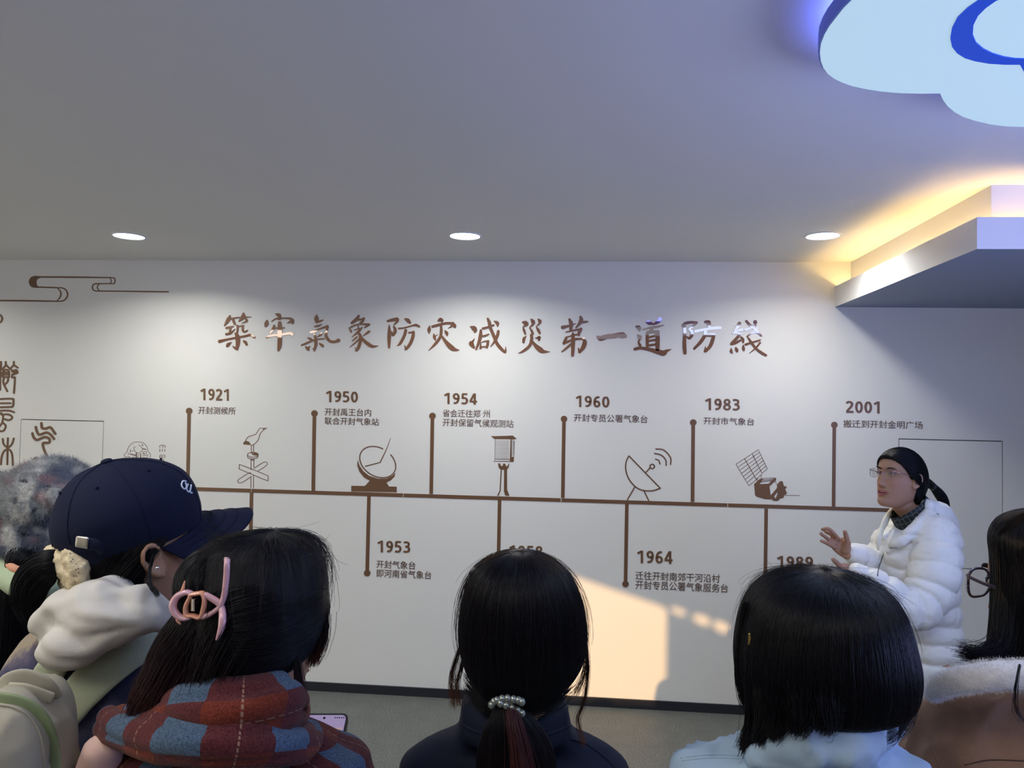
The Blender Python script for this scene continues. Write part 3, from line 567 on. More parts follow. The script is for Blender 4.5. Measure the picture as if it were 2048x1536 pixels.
def tube_rings(pts, ru, rv=None, up=(0, 0, 1), ns=20, k=5, ends=True, expo=2.0, interp=True):
    """rings along a path; ru = half size sideways, rv = half size along 'up'"""
    pts = np.asarray(pts, float); n = len(pts)
    ru = np.broadcast_to(np.asarray(ru, float), (n,)); rv = ru if rv is None else np.broadcast_to(np.asarray(rv, float), (n,))
    D = np.column_stack([pts, ru, rv])
    if interp and n > 1: D = spline(D, k)
    P, a, b_ = D[:, :3], np.maximum(D[:, 3], 1e-4), np.maximum(D[:, 4], 1e-4)
    T_ = np.gradient(P, axis=0); T_ /= np.linalg.norm(T_, axis=1, keepdims=True)+1e-12
    if ends:   # rounded ends
        def cap(i, sgn):
            out = []
            for s in (.98, .85, .6, .3):
                out.append((P[i]+sgn*T_[i]*s*min(a[i], b_[i])*.9, a[i]*sqrt(1-s*s), b_[i]*sqrt(1-s*s), T_[i]))
            return out
        c0 = cap(0, -1); c1 = cap(-1, 1)[::-1]
        P = np.vstack([[c[0] for c in c0], P, [c[0] for c in c1]]); a = np.r_[[c[1] for c in c0], a, [c[1] for c in c1]]
        b_ = np.r_[[c[2] for c in c0], b_, [c[2] for c in c1]]; T_ = np.vstack([[c[3] for c in c0], T_, [c[3] for c in c1]])
    up = np.asarray(up, float); R = []
    th = np.linspace(0, 2*pi, ns, endpoint=False); c, s = np.cos(th), np.sin(th)
    if expo != 2: c = np.sign(c)*np.abs(c)**(2/expo); s = np.sign(s)*np.abs(s)**(2/expo)
    side = None
    for i in range(len(P)):
        sd = np.cross(T_[i], up)
        if np.linalg.norm(sd) < .15: sd = side if side is not None else np.cross(T_[i], (1, 0, 0))
        sd = unit(sd)
        if side is not None and sd @ side < 0: sd = -sd
        side = sd; u2 = unit(np.cross(sd, T_[i]))
        R.append(P[i]+np.outer(c, sd*a[i])+np.outer(s, u2*b_[i]))
    return np.array(R)
def tube(pts, ru, rv=None, **k): return rings_mesh(tube_rings(pts, ru, rv, **k))
def ellipsoid(c, r, M=None, n=20):
    ph = np.linspace(0.02, pi-.02, n); th = np.linspace(0, 2*pi, 2*n, endpoint=False)
    R = np.stack([np.outer(np.sin(ph), np.cos(th))*r[0], np.outer(np.sin(ph), np.sin(th))*r[1], np.outer(np.cos(ph), np.ones_like(th))*r[2]], -1)
    if M is not None: R = R @ np.asarray(M).T
    return rings_mesh(R[::-1]+np.asarray(c, float))
def zrings(rows, ns=40, k=4, expo=2.2, M=None, c=(0, 0, 0), caps=True):
    """rows (z, cx, cy, rx, ryf, ryb): horizontal superellipse rings, front and back depth apart"""
    D = spline(rows, k); th = np.linspace(0, 2*pi, ns, endpoint=False)
    cs, sn = np.cos(th), np.sin(th); e = 2/expo
    X = np.sign(sn)*np.abs(sn)**e; Y = np.sign(cs)*np.abs(cs)**e
    R = np.zeros((len(D), ns, 3))
    for i, d in enumerate(D):
        R[i, :, 0] = d[1]+np.maximum(d[3], 1e-4)*X; R[i, :, 1] = d[2]+np.where(Y > 0, Y*max(d[4], 1e-4), Y*max(d[5], 1e-4)); R[i, :, 2] = d[0]
    if M is not None: R = R @ np.asarray(M).T
    return R+np.asarray(c, float)
def frame(fwd, up=(0, 0, 1), roll=0):
    """matrix with columns right, forward, up"""
    f = unit(fwd); r = unit(np.cross(f, up)); u = np.cross(r, f)
    if roll: r, u = r*cos(roll)+u*sin(roll), -r*sin(roll)+u*cos(roll)
    return np.stack([r, f, u], 1)
def fuse(parts, voxel, smooth=3, fac=.5):
    """one continuous skin over all the given closed shells"""
    V = []; F = []; o = 0
    for v, f in parts:
        V.append(v); F += [tuple(i+o for i in q) for q in f]; o += len(v)
    me = pymesh('tmp', np.vstack(V), F); ob = bpy.data.objects.new('tmp', me); COL.objects.link(ob)
    bm = bmesh.new(); bm.from_mesh(me)
    m = ob.modifiers.new('r', 'REMESH'); m.mode = 'VOXEL'; m.voxel_size = voxel; m.use_smooth_shade = True
    if smooth: s = ob.modifiers.new('s', 'SMOOTH'); s.iterations = smooth; s.factor = fac
    bm.free()
    dg = bpy.context.evaluated_depsgraph_get(); out = bpy.data.meshes.new_from_object(ob.evaluated_get(dg))
    bpy.data.objects.remove(ob); bpy.data.meshes.remove(me)
    return out
def get_co(me): a = np.empty(len(me.vertices)*3); me.vertices.foreach_get('co', a); return a.reshape(-1, 3)
def get_no(me): a = np.empty(len(me.vertices)*3); me.vertices.foreach_get('normal', a); return a.reshape(-1, 3)
def set_co(me, A): me.vertices.foreach_set('co', np.ascontiguousarray(A, dtype=np.float32).ravel()); me.update()
def vnoise(P, scale, seed=0, oct_=2):
    """cheap smooth 3-D value noise, vectorised"""
    r = np.random.default_rng(seed); T_ = r.random((32, 32, 32)); out = np.zeros(len(P)); amp = 1; tot = 0
    for o in range(oct_):
        Q = P*scale*(2**o)+seed*1.7; I = np.floor(Q).astype(int); f = Q-I; f = f*f*(3-2*f); I %= 32; J = (I+1) % 32
        def g(a, b_, c): return T_[a, b_, c]
        x0 = g(I[:, 0], I[:, 1], I[:, 2])*(1-f[:, 0])+g(J[:, 0], I[:, 1], I[:, 2])*f[:, 0]
        x1 = g(I[:, 0], J[:, 1], I[:, 2])*(1-f[:, 0])+g(J[:, 0], J[:, 1], I[:, 2])*f[:, 0]
        x2 = g(I[:, 0], I[:, 1], J[:, 2])*(1-f[:, 0])+g(J[:, 0], I[:, 1], J[:, 2])*f[:, 0]
        x3 = g(I[:, 0], J[:, 1], J[:, 2])*(1-f[:, 0])+g(J[:, 0], J[:, 1], J[:, 2])*f[:, 0]
        y0 = x0*(1-f[:, 1])+x1*f[:, 1]; y1 = x2*(1-f[:, 1])+x3*f[:, 1]
        out += amp*(y0*(1-f[:, 2])+y1*f[:, 2]-.5)*2; tot += amp; amp *= .5
    return out/tot
def wrinkle(me, amp, scale=9, seed=1, stretch=(1, 1, 1), ridged=.5):
    P = get_co(me); N = get_no(me); Q = P*np.asarray(stretch)
    n = vnoise(Q, scale, seed, 3); rd = 1-2*np.abs(vnoise(Q, scale*1.3, seed+5, 2)); d = amp*((1-ridged)*n+ridged*(rd**3 if ridged else 0))
    set_co(me, P+N*d[:, None])
def paint(me, colfn, name='tint'):
    P = get_co(me); C = colfn(P); a = me.color_attributes.new(name, 'FLOAT_COLOR', 'POINT')
    A = np.ones((len(P), 4)); A[:, :3] = C; a.data.foreach_set('color', A.ravel().astype(np.float32))
def part(name, geo, m, root, smooth=True, kind=None, label=None, parent=None):
    me = geo if isinstance(geo, bpy.types.Mesh) else pymesh(name, geo[0], geo[1])
    me.name = name; top = np.array(root.location); set_co(me, get_co(me)-top)
    if not isinstance(geo, bpy.types.Mesh):
        bm = bmesh.new(); bm.from_mesh(me); bmesh.ops.recalc_face_normals(bm, faces=bm.faces); bm.to_mesh(me); bm.free()
    o = link(name, me, m, parent or root, kind, smooth)
    if label: o['label'] = label
    return o
def uv_rings(name, R, m, root, su=1, sv=1, caps=False, label=None, parent=None, close=True):
    """ring mesh with a UV map in metres (u round, v along)"""
    nr, ns, _ = R.shape; R2 = np.concatenate([R, R[:, :1]], 1) if close else R; ns2 = R2.shape[1]
    V = R2.reshape(-1, 3); F = grid_faces(nr, ns2, False)
    seg = np.linalg.norm(np.diff(R2, axis=1), axis=2); mid = len(R2)//2
    U = np.concatenate([[0], np.cumsum(seg[mid])])*su
    L_ = np.concatenate([[0], np.cumsum(np.linalg.norm(np.diff(R2, axis=0), axis=2).mean(1))])*sv
    me = pymesh(name, V-np.array(root.location), F); uv = me.uv_layers.new(name='UVMap')
    idx = np.empty(len(me.loops), int); me.loops.foreach_get('vertex_index', idx)
    uv.data.foreach_set('uv', np.column_stack([U[idx % ns2], L_[idx//ns2]]).ravel().astype(np.float32))
    o = link(name, me, m, parent or root, smooth=True)
    if label: o['label'] = label
    return o
# ---- strands of hair
def hair_mat(name, col, tip=None, rough=.36):
    m = bpy.data.materials.new(name); nt, b = nodes_of(m); N = nt.nodes; L = nt.links
    b.inputs['Roughness'].default_value = rough; b.inputs['Specular IOR Level'].default_value = .2
    a = N.new('ShaderNodeAttribute'); a.attribute_name = 'tint'; L.new(a.outputs['Color'], b.inputs['Base Color'])
    return m
m_strand = hair_mat('hair_strands', None)
m_hair = mat('hair_mass', (.004, .0045, .007), .6, spec=.18, bump=.3, bscale=60, bdist=.004)
BLACK = (.0035, .0037, .006); RED = (.10, .030, .022); RUST = (.16, .06, .03)
def strands(name, root, paths, rad=.0004, c0=BLACK, c1=BLACK, cmix=None, parent=None, taper=.4, label=None):
    """paths (n, m, 3) world coordinates -> one hair-curves object"""
    n, m_, _ = paths.shape; rad = rad*.66
    cu = bpy.data.hair_curves.new(name); cu.add_curves([m_]*n)
    P = (paths-np.array(root.location)).reshape(-1, 3).astype(np.float32)
    cu.attributes['position'].data.foreach_set('vector', P.ravel())
    t = np.tile(np.linspace(0, 1, m_), n)
    r = cu.attributes.get('radius') or cu.attributes.new('radius', 'FLOAT', 'POINT')
    rr = np.repeat(rad*(.7+.6*rng.random(n)), m_)*(1-taper*t**3); r.data.foreach_set('value', rr.astype(np.float32))
    a = cu.attributes.new('tint', 'FLOAT_COLOR', 'POINT')
    k = t**2 if cmix is None else cmix(t, np.repeat(rng.random(n), m_))
    k = k[:, None]; C = np.ones((n*m_, 4)); br = np.repeat(.75+.5*rng.random(n), m_)[:, None]
    C[:, :3] = (np.array(c0)*(1-k)+np.array(c1)*k)*br
    a.data.foreach_set('color', C.ravel().astype(np.float32))
    cu.materials.append(m_strand)
    o = bpy.data.objects.new(name, cu); COL.objects.link(o); o.parent = parent or root; o['kind'] = 'stuff'
    if label: o['label'] = label
    return o
def ring_sampler(R):
    """R (nr, ns, 3): returns f(u in 0..1, th in turns) -> points"""
    nr, ns, _ = R.shape
    def f(u, th):
        x = np.clip(u, 0, 1)*(nr-1); i = np.minimum(x.astype(int), nr-2); fx = (x-i)[..., None]
        y = (th % 1)*ns; j = y.astype(int) % ns; fy = (y-np.floor(y))[..., None]; j2 = (j+1) % ns
        A = R[i, j]*(1-fy)+R[i, j2]*fy; B = R[i+1, j]*(1-fy)+R[i+1, j2]*fy
        return A*(1-fx)+B*fx
    return f
def loft_strands(name, root, R, n, m_=16, u0=(0, .25), u1=(.8, 1.0), lift=(.0, .006), th=(0, 1), drift=.02, wild=.0, swirl=0.0, tail=None, **kw):
    n = int(n*1.6); f = ring_sampler(R); ctr = R.mean(1); cs = ring_sampler(ctr[:, None, :].repeat(2, 1))
    a = u0[0]+(u0[1]-u0[0])*rng.random(n)**1.5; b_ = u1[0]+(u1[1]-u1[0])*rng.random(n)
    t = np.linspace(0, 1, m_)[None, :]; U = a[:, None]+(b_-a)[:, None]*t
    TH = (th[0]+(th[1]-th[0])*rng.random(n))[:, None]+drift*rng.normal(size=(n, 1))*t+swirl*t + .004*np.sin(6*t+6.28*rng.random((n, 1)))
    P = f(U, TH); C = cs(U, TH*0); O = P-C; O /= np.linalg.norm(O, axis=2, keepdims=True)+1e-9
    L_ = (lift[0]+(lift[1]-lift[0])*rng.random(n)**2)[:, None, None]
    P = P+O*L_*(.3+.7*np.sin(pi*np.clip(t, 0, 1))**.5)[..., None]
    if wild:
        w = wild*rng.normal(size=(n, 1, 3))*(t**2)[..., None]; P = P+w
    return strands(name, root, P, **kw)
def lock(name, root, key, n, spread0, spread1, m_=18, wob=.002, **kw):
    """a loose lock along key points"""
    n = int(n*1.5); K_ = spline(np.array([v3(p) for p in key]), 8); s = np.linspace(0, 1, m_); x = s*(len(K_)-1); i = np.minimum(x.astype(int), len(K_)-2); f = (x-i)[:, None]
    c = K_[i]*(1-f)+K_[i+1]*f
    o = rng.normal(size=(n, 1, 3)); P = c[None]+o*(spread0+(spread1-spread0)*s**1.3)[None, :, None]
    ph = rng.random((n, 1, 3))*6.28; P = P+wob*np.sin(5*s[None, :, None]+ph)*s[None, :, None]
    return strands(name, root, P, **kw)

# ---- the head
SKIN = (.41, .225, .14)
m_skin = mat('skin', SKIN, .5, spec=.4, attr='tint', bump=.05, bscale=300, bdist=.001)
m_skin.node_tree.nodes['Principled BSDF'].inputs['Subsurface Weight'].default_value = .12
m_skin.node_tree.nodes['Principled BSDF'].inputs['Subsurface Radius'].default_value = (.012, .004, .002)
HEAD = [(-.121, 0, .045, .012, .020, .012), (-.118, 0, .042, .022, .034, .030), (-.110, 0, .030, .033, .054, .045), (-.097, 0, .015, .043, .072, .050), (-.080, 0, 0, .0525, .0855, .060), (-.060, 0, 0, .059, .087, .072), (-.040, 0, 0, .0645, .086, .082),
        (-.015, 0, 0, .069, .084, .090), (.010, 0, 0, .072, .083, .095), (.032, 0, 0, .074, .088, .098), (.055, 0, 0, .0735, .085, .098), (.080, 0, 0, .066, .072, .088), (.100, 0, -.003, .050, .052, .066), (.113, 0, -.006, .028, .028, .036), (.1175, 0, -.008, .006, .006, .008)]
def head_geo(M, c, s=1.0, mouth=0):
    R = zrings(HEAD, ns=150, k=7, expo=2.15); x, y, z = R[..., 0], R[..., 1], R[..., 2]
    fr = sstep(.02, .05, y)
    G = lambda x0, z0, sx, sz: np.exp(-((x-x0)/sx)**2-((z-z0)/sz)**2)
    dy = np.zeros_like(x)
    nose = sstep(.022, -.034, z)*(1-sstep(-.040, -.048, z))
    dy += (.004+.016*nose)*np.exp(-(x/(.0085+.003*nose))**2)*sstep(.030, .012, z)*(1-sstep(-.040, -.050, z))
    dy += .006*(G(.012, -.038, .006, .006)+G(-.012, -.038, .006, .006))
    dy -= .008*(G(.031, .012, .016, .012)+G(-.031, .012, .016, .012)); dy += .004*(G(.031, .010, .012, .007)+G(-.031, .010, .012, .007))
    dy += .003*(G(.028, .033, .018, .006)+G(-.028, .033, .018, .006))
    dy += .004*(G(.042, -.022, .018, .018)+G(-.042, -.022, .018, .018))
    dy += .0045*G(0, -.0585, .020, .0045)+.0055*G(0, -.0745-mouth*.004, .017, .0055)-(.003+mouth*.012)*G(0, -.0665-mouth*.001, .016+mouth*.002, .003+mouth*.003)
    dy -= .004*G(0, -.086, .02, .005); dy += .006*G(0, -.103, .02, .010)
    R[..., 1] += dy*fr
    V, F = rings_mesh(R)
    out = [((V*s) @ M.T+c, F)]
    for sg in (-1, 1):    # ears
        th = np.linspace(-2.5, 2.6, 9); P = np.stack([np.full(9, sg*.0755)+sg*.006*np.abs(np.cos(th/2)), -.008-.004*np.cos(th)*0+.015*np.cos(th+pi/2+1.5), -.004+.028*np.sin(th+pi/2+0)*1.0], 1)
        P = np.array([(sg*.074, .004, -.022), (sg*.076, .003, -.004), (sg*.079, .006, .014), (sg*.083, -.004, .026), (sg*.086, -.018, .022), (sg*.086, -.024, .006), (sg*.083, -.020, -.010), (sg*.079, -.010, -.024), (sg*.075, .000, -.030)])
        V, F = tube(P, [.0045, .004, .004, .0042, .0045, .0045, .0045, .006, .005], up=(sg, 0, 0), ns=10, k=4); out.append(((V*s) @ M.T+c, F))
        V, F = ellipsoid((sg*.073, -.009, -.002), (.006, .014, .022)); out.append(((V*s) @ M.T+c, F))
    return out
def skin_paint(M, c, s=1.0, flush=True):
    def f(P):
        q = (P-c) @ M/s; x, y, z = q.T; C = np.tile(np.array(SKIN), (len(P), 1))
        near = (np.abs(z) < .14) & (np.abs(x) < .1)
        G = lambda x0, z0, sx, sz: np.exp(-((np.abs(x)-x0)/sx)**2-((z-z0)/sz)**2)*(y > .03)*near
        k = np.clip(G(.045, -.02, .02, .02)*.35+G(0, -.035, .016, .016)*.25, 0, 1)[:, None]; C = C*(1-k)+np.array((.44, .175, .115))*k
        return C
    return f
def face_parts(root, M, c, s, mouth=0, lens=None):
    """eyes, brows and lips as small meshes set on the face"""
    tr = lambda P: (np.asarray(P, float)*s) @ M.T+c
    m_eye = mat('eye', (.8, .78, .74), .15, attr='tint'); m_brow = mat('brow_hair', (.03, .02, .018), .7); m_lip = mat('lip', (.42, .115, .11), .35); m_lash = mat('lash', (.012, .01, .01), .5)
    for sg in (-1, 1):
        V, F = ellipsoid((0, 0, 0), (.0125, .006, .0044), n=16); me = pymesh('eye', V+np.array((sg*.031, .0775, .0105)), F)
        P0 = get_co(me); ir = ((P0[:, 0]-sg*.031)**2+(P0[:, 2]-.011)**2) < .0062**2
        A = np.ones((len(P0), 4)); A[:, :3] = (.42, .37, .33); A[ir, :3] = (.012, .008, .006); a = me.color_attributes.new('tint', 'FLOAT_COLOR', 'POINT'); a.data.foreach_set('color', A.ravel().astype(np.float32))
        set_co(me, tr(P0)); part('eye', me, m_eye, root)
        t = np.linspace(-1, 1, 7); P = np.stack([sg*(.031+.0145*t), .083-.0055*t**2-.002*(t > .5), .0125+.0030*(1-t**2)-.001*t], 1)
        part('eyelash', tube(tr(P), np.array([.0008, .0015, .0019, .0021, .0021, .0018, .001])*s, ns=8), m_lash, root)
        P = np.stack([sg*(.031+.019*t), .0905-.0065*(t+.3)**2, .0305+.004*(1-(t-.3)**2)], 1)
        part('eyebrow', tube(tr(P), np.array([.0026, .0036, .0038, .0036, .003, .0024, .0012])*s, np.array([.0010, .0012, .0012, .0012, .0010, .001, .0006])*s, up=M @ np.array((0, 1, 0)), ns=8), m_brow, root)
    t = np.linspace(-1, 1, 9); g = .004*mouth
    up = np.stack([.0235*t, .0925-.012*t**2, -.0605-.0045*t**2+.0012*np.cos(t*6)], 1)
    lo = np.stack([.0225*t, .0930-.012*t**2, -.0715-g+(.0055+g)*t**2], 1)
    part('upper_lip', tube(tr(up), np.array([.001, .0022, .003, .0034, .0032, .0034, .003, .0022, .001])*s, ns=10), m_lip, root)
    part('lower_lip', tube(tr(lo), np.array([.001, .0026, .0036, .0044, .0046, .0044, .0036, .0026, .001])*s, ns=10), m_lip, root)
    if mouth:
        part('teeth', tube(tr(np.stack([.013*t, .0865-.006*t**2, np.full(9, -.0645)], 1)), .0022*s, .0028*s, ns=8), mat('teeth', (.72, .68, .62), .3), root)
        part('mouth_cavity', tube(tr(np.stack([.017*t, .0850-.008*t**2, np.full(9, -.0680)], 1)), .003*s, .0042*s, ns=8), mat('mouth_inside', (.06, .015, .015), .6), root)
def hand_geo(wrist, palm, fingers, pr=(.020, .034), up=(0, 0, 1)):
    """fingers: list of point lists starting inside the palm"""
    out = [tube([wrist, (wrist+palm)/2, palm], [pr[0], pr[1]*.9, pr[1]], [pr[0]*.75, pr[0]*.62, pr[0]*.55], up=up, ns=18)]
    for i, f in enumerate(fingers):
        r = (.0095, .0082, .0078, .0068) if i else (.0125, .0105, .0098, .0082)
        n = len(f); rr = np.interp(np.linspace(0, 1, n), np.linspace(0, 1, 4), r)
        out.append(tube(f, rr, ns=12, k=4))
    return out
def body_geo(root_xy, M, h, headc, arms=None, torso=1.0):
    """standing trunk, neck and legs in a body frame M (columns right, forward, up)"""
    o = np.array([root_xy[0], root_xy[1], 0.]); X = lambda x, y, z: o+M @ np.array([x, y, 0.])+np.array([0, 0, z])
    out = []
    zb = headc[2]-.20
    rows = [(.50*h, 0, 0, .125, .08, .09), (.56*h, 0, 0, .128, .08, .08), (.62*h, 0, 0, .105, .07, .07), (zb-.20, 0, 0, .110, .07, .065), (zb-.10, 0, 0, .118, .065, .065), (zb-.04, 0, 0, .105, .045, .05), (zb-.01, 0, 0, .055, .035, .045)]
    R = zrings(rows, ns=40, k=4, M=M, c=o)*1.0; R[..., :2] = (R[..., :2]-o[:2])*torso+o[:2]; out.append(rings_mesh(R))
    out.append(tube([X(0, -.01, zb-.06), X(0, -.005, zb+.03), headc+np.array([0, 0, -.09])+M @ np.array([0, -.012, 0]), headc+np.array([0, 0, -.03])], [.050, .045, .044, .042], [.05, .045, .046, .045], up=M[:, 1], ns=24))
    for s_ in (-1, 1):
        out.append(tube([X(s_*.08, 0, .50*h), X(s_*.09, .01, .28*h), X(s_*.085, -.01, .18*h), X(s_*.085, -.01, .06*h)], [.080, .052, .050, .034], up=M[:, 1], ns=18))
        out.append(tube([X(s_*.085, -.035, .030), X(s_*.09, .06, .028), X(s_*.095, .13, .022)], [.030, .036, .030], [.026, .024, .018], ns=14))
        if arms is None:
            a = [X(s_*.105, 0, zb-.09), X(s_*.140, -.01, zb-.30), X(s_*.15, .05, .50*h)]
            out.append(tube(a, [.034, .032, .026], up=M[:, 1], ns=16))
            w_ = a[-1]; p = w_+np.array([0, 0, -.07])+M @ np.array([0, .01, 0]); fx = []
            for i, q in enumerate((.03, .026, .009, -.009, -.026)):
                if i == 0: fx.append([w_+np.array([0, 0, -.03])+M @ np.array([0, .02, 0]), p+M @ np.array([0, .045, 0.])+np.array([0, 0, .01]), p+M @ np.array([0, .050, 0])+np.array([0, 0, -.025])])
                else: b0 = p+M @ np.array([0, q, 0]); fx.append([b0+np.array([0, 0, .02]), b0+np.array([0, 0, -.045]), b0+M @ np.array([-s_*.012, .004, 0])+np.array([0, 0, -.085+.01*abs(i-2)])])
            out += hand_geo(w_, p, fx, up=M[:, 0])
    if arms: out += arms
    return out
def person(label, root_xy, headc, Mb, Mh, h, voxel=.007, arms=None, hs=1.0, mouth=0, paintc=None, face=True):
    root = thing('person', label, 'person', (root_xy[0], root_xy[1], 0), 'people at the talk')
    me = fuse(head_geo(Mh, headc, hs, mouth)+body_geo(root_xy, Mb, h, headc, arms), voxel, 2 if voxel > .004 else 1, .4)
    paint(me, skin_paint(Mh, headc, hs)); part('body', me, m_skin, root)
    if face: face_parts(root, Mh, headc, hs, mouth)
    return root
def lower_clothes(root, xy, M, h, m_tr, m_sh, k=1.0):
    o = np.array([xy[0], xy[1], 0.]); X = lambda x, y, z: o+M @ np.array([x, y, 0.])+np.array([0, 0, z])
    P = [rings_mesh(zrings([(.44*h, 0, 0, .12*k, .085*k, .09*k), (.50*h, 0, 0, .150*k, .10*k, .11*k), (.56*h, 0, 0, .146*k, .10*k, .10*k), (.605*h, 0, 0, .126*k, .09*k, .09*k)], ns=40, M=M, c=o))]
    for s_ in (-1, 1): P.append(tube([X(s_*.082*k, 0, .50*h), X(s_*.086*k, .01, .28*h), X(s_*.088*k**.5, -.008, .18*h), X(s_*.088, -.008, .055)], [.094*k, .070*k, .064, .058], up=M[:, 1], ns=22))
    me = fuse(P, .011, 4); wrinkle(me, .004, 10, 3); part('trousers', me, m_tr, root)
    for s_ in (-1, 1):
        me = fuse([tube([X(s_*.088, -.055, .042), X(s_*.09, .05, .040), X(s_*.096, .135, .034)], [.040, .046, .038], [.036, .034, .026], ns=18, expo=2.6), tube([X(s_*.088, -.02, .06), X(s_*.088, -.02, .085)], [.042, .042], ns=16)], .008, 2)
        P_ = get_co(me); P_[:, 2] = np.maximum(P_[:, 2], .002); set_co(me, P_); part('shoe', me, m_sh, root)
def crown_centre(px, py_top, dep, hs, gap=.014):
    p = Q(px, py_top, dep); return p-np.array([0, 0, gap+.1175*hs])
m_trd = mat('dark_trousers', (.012, .014, .022), .8, bump=.3, bscale=90, bdist=.002)
m_trb = mat('blue_jeans', (.05, .08, .16), .85, bump=.3, bscale=150, bdist=.001, var=.2, vscale=8)
m_shoe = mat('black_shoe', (.02, .02, .02), .45); m_shoew = mat('white_shoe', (.6, .6, .58), .5)
m_navy = mat('navy_jacket', (.0045, .0075, .024), .75, spec=.25, bump=.25, bscale=220, bdist=.001)
m_denim = mat('pale_denim', (.34, .46, .60), .85, bump=.35, bscale=420, bdist=.0008, var=.16, vscale=7)
def Q(px, py, d): return v3(PD(px, py, d))
ARn, AUn, AFn = v3(AR), v3(AU), v3(AF)
FW = unit((AFn[0], AFn[1], 0)); RT = unit((AR.x, AR.y, 0)); ZZ = np.array([0, 0, 1.])
def turn(deg):
    """horizontal direction: 0 = away from the camera, +90 = towards the right of the picture"""
    a = radians(deg); return FW*cos(a)+RT*sin(a)
def px_rings(rows, dep, ns=56, k=5, expo=2.0, fwd=None):
    """rows (py, px, half width px, depth shift m, half depth m) -> horizontal rings seen at that place"""
    D = spline(rows, k); th = np.linspace(0, 2*pi, ns, endpoint=False); R = []
    for py, px, hw, dd, hd in D:
        d = dep+dd; c = Q(px, py, d); a = max(hw, .3)*d/FPX
        cs, sn = np.cos(th), np.sin(th); e = 2/expo; cs = np.sign(cs)*np.abs(cs)**e; sn = np.sign(sn)*np.abs(sn)**e
        R.append(c+np.outer(sn*a, RT)-np.outer(cs*max(hd, .001), FW))
    return np.array(R)      # th=0 faces the camera

from mathutils.bvhtree import BVHTree
def bvh_of(o):
    me = o.data; off = Vector(o.parent.matrix_basis.translation) if o.parent else Vector()
    V = [v.co+off for v in me.vertices]; return BVHTree.FromPolygons(V, [tuple(p.vertices) for p in me.polygons])
def snap(tree, px, py, lift=.001, fallback=1.0):
    d = ray(px, py).normalized(); h = tree.ray_cast(CAMPOS, d)
    return v3(h[0]-d*lift) if h[0] else Q(px, py, fallback)
def snap_line(tree, pts, lift=.001, k=4):
    P = spline(np.array([(a, b_, 0) for a, b_ in pts], float), k) if len(pts) > 2 else np.array([(a, b_, 0) for a, b_ in pts], float)
    last = None; out = []
    for a, b_, _ in P:
        d = ray(a, b_).normalized(); h = tree.ray_cast(CAMPOS, d)
        if h[0]: out.append(v3(h[0]-d*lift))
    return np.array(out)
def surf_tube(name, root, tree, pts, r, m, lift=.001, label=None, rv=None, parent=None):
    P = snap_line(tree, pts, lift)
    if len(P) < 2: return None
    return part(name, tube(P, r, rv if rv else r, up=-FW, ns=8, interp=False), m, root, label=label, parent=parent)
def fuzz(name, root, obj, n, length, rad, colfn, droop=.3, kind='stuff', mask=None):
    """short fibres standing on a surface"""
    me = obj.data; P = get_co(me)+np.array(root.location); N = get_no(me)
    idx = rng.integers(0, len(P), n)
    if mask is not None: ok = mask(P[idx]); idx = idx[ok]
    p, nn = P[idx]+rng.normal(size=(len(idx), 3))*.0015, N[idx]; t = np.linspace(0, 1, 5)[None, :, None]
    j = rng.normal(size=(len(idx), 3))*.55; L_ = length*(.5+rng.random((len(idx), 1, 1)))
    path = p[:, None]+nn[:, None]*t*L_+(j[:, None]+np.array([0, 0, -droop]))*t**1.6*L_
    o = strands(name, root, path, rad=rad)
    a = o.data.attributes['tint']; C = np.ones((len(idx)*5, 4)); C[:, :3] = np.repeat(colfn(P[idx]), 5, 0)*np.repeat(.7+.6*rng.random(len(idx)), 5)[:, None]
    a.data.foreach_set('color', C.ravel().astype(np.float32)); return o

# ================================================================ THE SPEAKER
dS = 3.1
hcS = Q(1799, 958, dS)
def dirmix(deg, pitch): f = turn(deg); return f*cos(radians(pitch))+ZZ*sin(radians(pitch))
MhS = frame(dirmix(-110, 9)); MbS = frame(turn(-118))
xyS = Q(1832, 1100, dS)[:2]
# raised right hand, palm to the visitors
def qs(cx, cy, d=3.02): return Q(1630+cx/10.97, 1030+cy/10.97, d)
wR = qs(730, 860, 3.04); pR = qs(520, 620, 3.03)
fR = [[qs(720, 720, 3.03), qs(705, 560, 3.00), qs(680, 450, 2.995), qs(655, 365, 2.99)],
      [qs(500, 520), qs(410, 400, 3.0), qs(290, 300, 3.0), qs(160, 315, 3.01)],
      [qs(450, 560), qs(350, 420, 3.025), qs(270, 385, 3.03), qs(205, 340, 3.04)],
      [qs(430, 620), qs(310, 545, 3.02), qs(215, 470, 3.01), qs(125, 405, 3.01)],
      [qs(420, 700), qs(320, 650, 3.01), qs(225, 600, 3.0), qs(140, 565, 3.0)]]
handR = hand_geo(wR, pR, fR, pr=(.024, .036), up=FW)
handR.append(tube([qs(650, 760, 3.025), qs(700, 620, 3.01)], [.020, .016], ns=14))
wL = qs(860, 1250, 2.93); pL = qs(620, 1240, 2.93)
fL = [[qs(640, 1180, 2.92), qs(520, 1090, 2.91), qs(455, 1030, 2.905), qs(395, 975, 2.90)],
      [qs(560, 1230, 2.93), qs(430, 1230, 2.94), qs(330, 1260, 2.95), qs(250, 1310, 2.95)],
      [qs(560, 1270, 2.93), qs(420, 1290, 2.94), qs(310, 1330, 2.95), qs(230, 1390, 2.95)],
      [qs(560, 1310, 2.93), qs(430, 1340, 2.94), qs(330, 1390, 2.95), qs(260, 1440, 2.95)],
      [qs(570, 1350, 2.93), qs(460, 1390, 2.94), qs(380, 1440, 2.95), qs(330, 1480, 2.95)]]
handL = hand_geo(wL, pL, fL, pr=(.022, .034), up=FW)
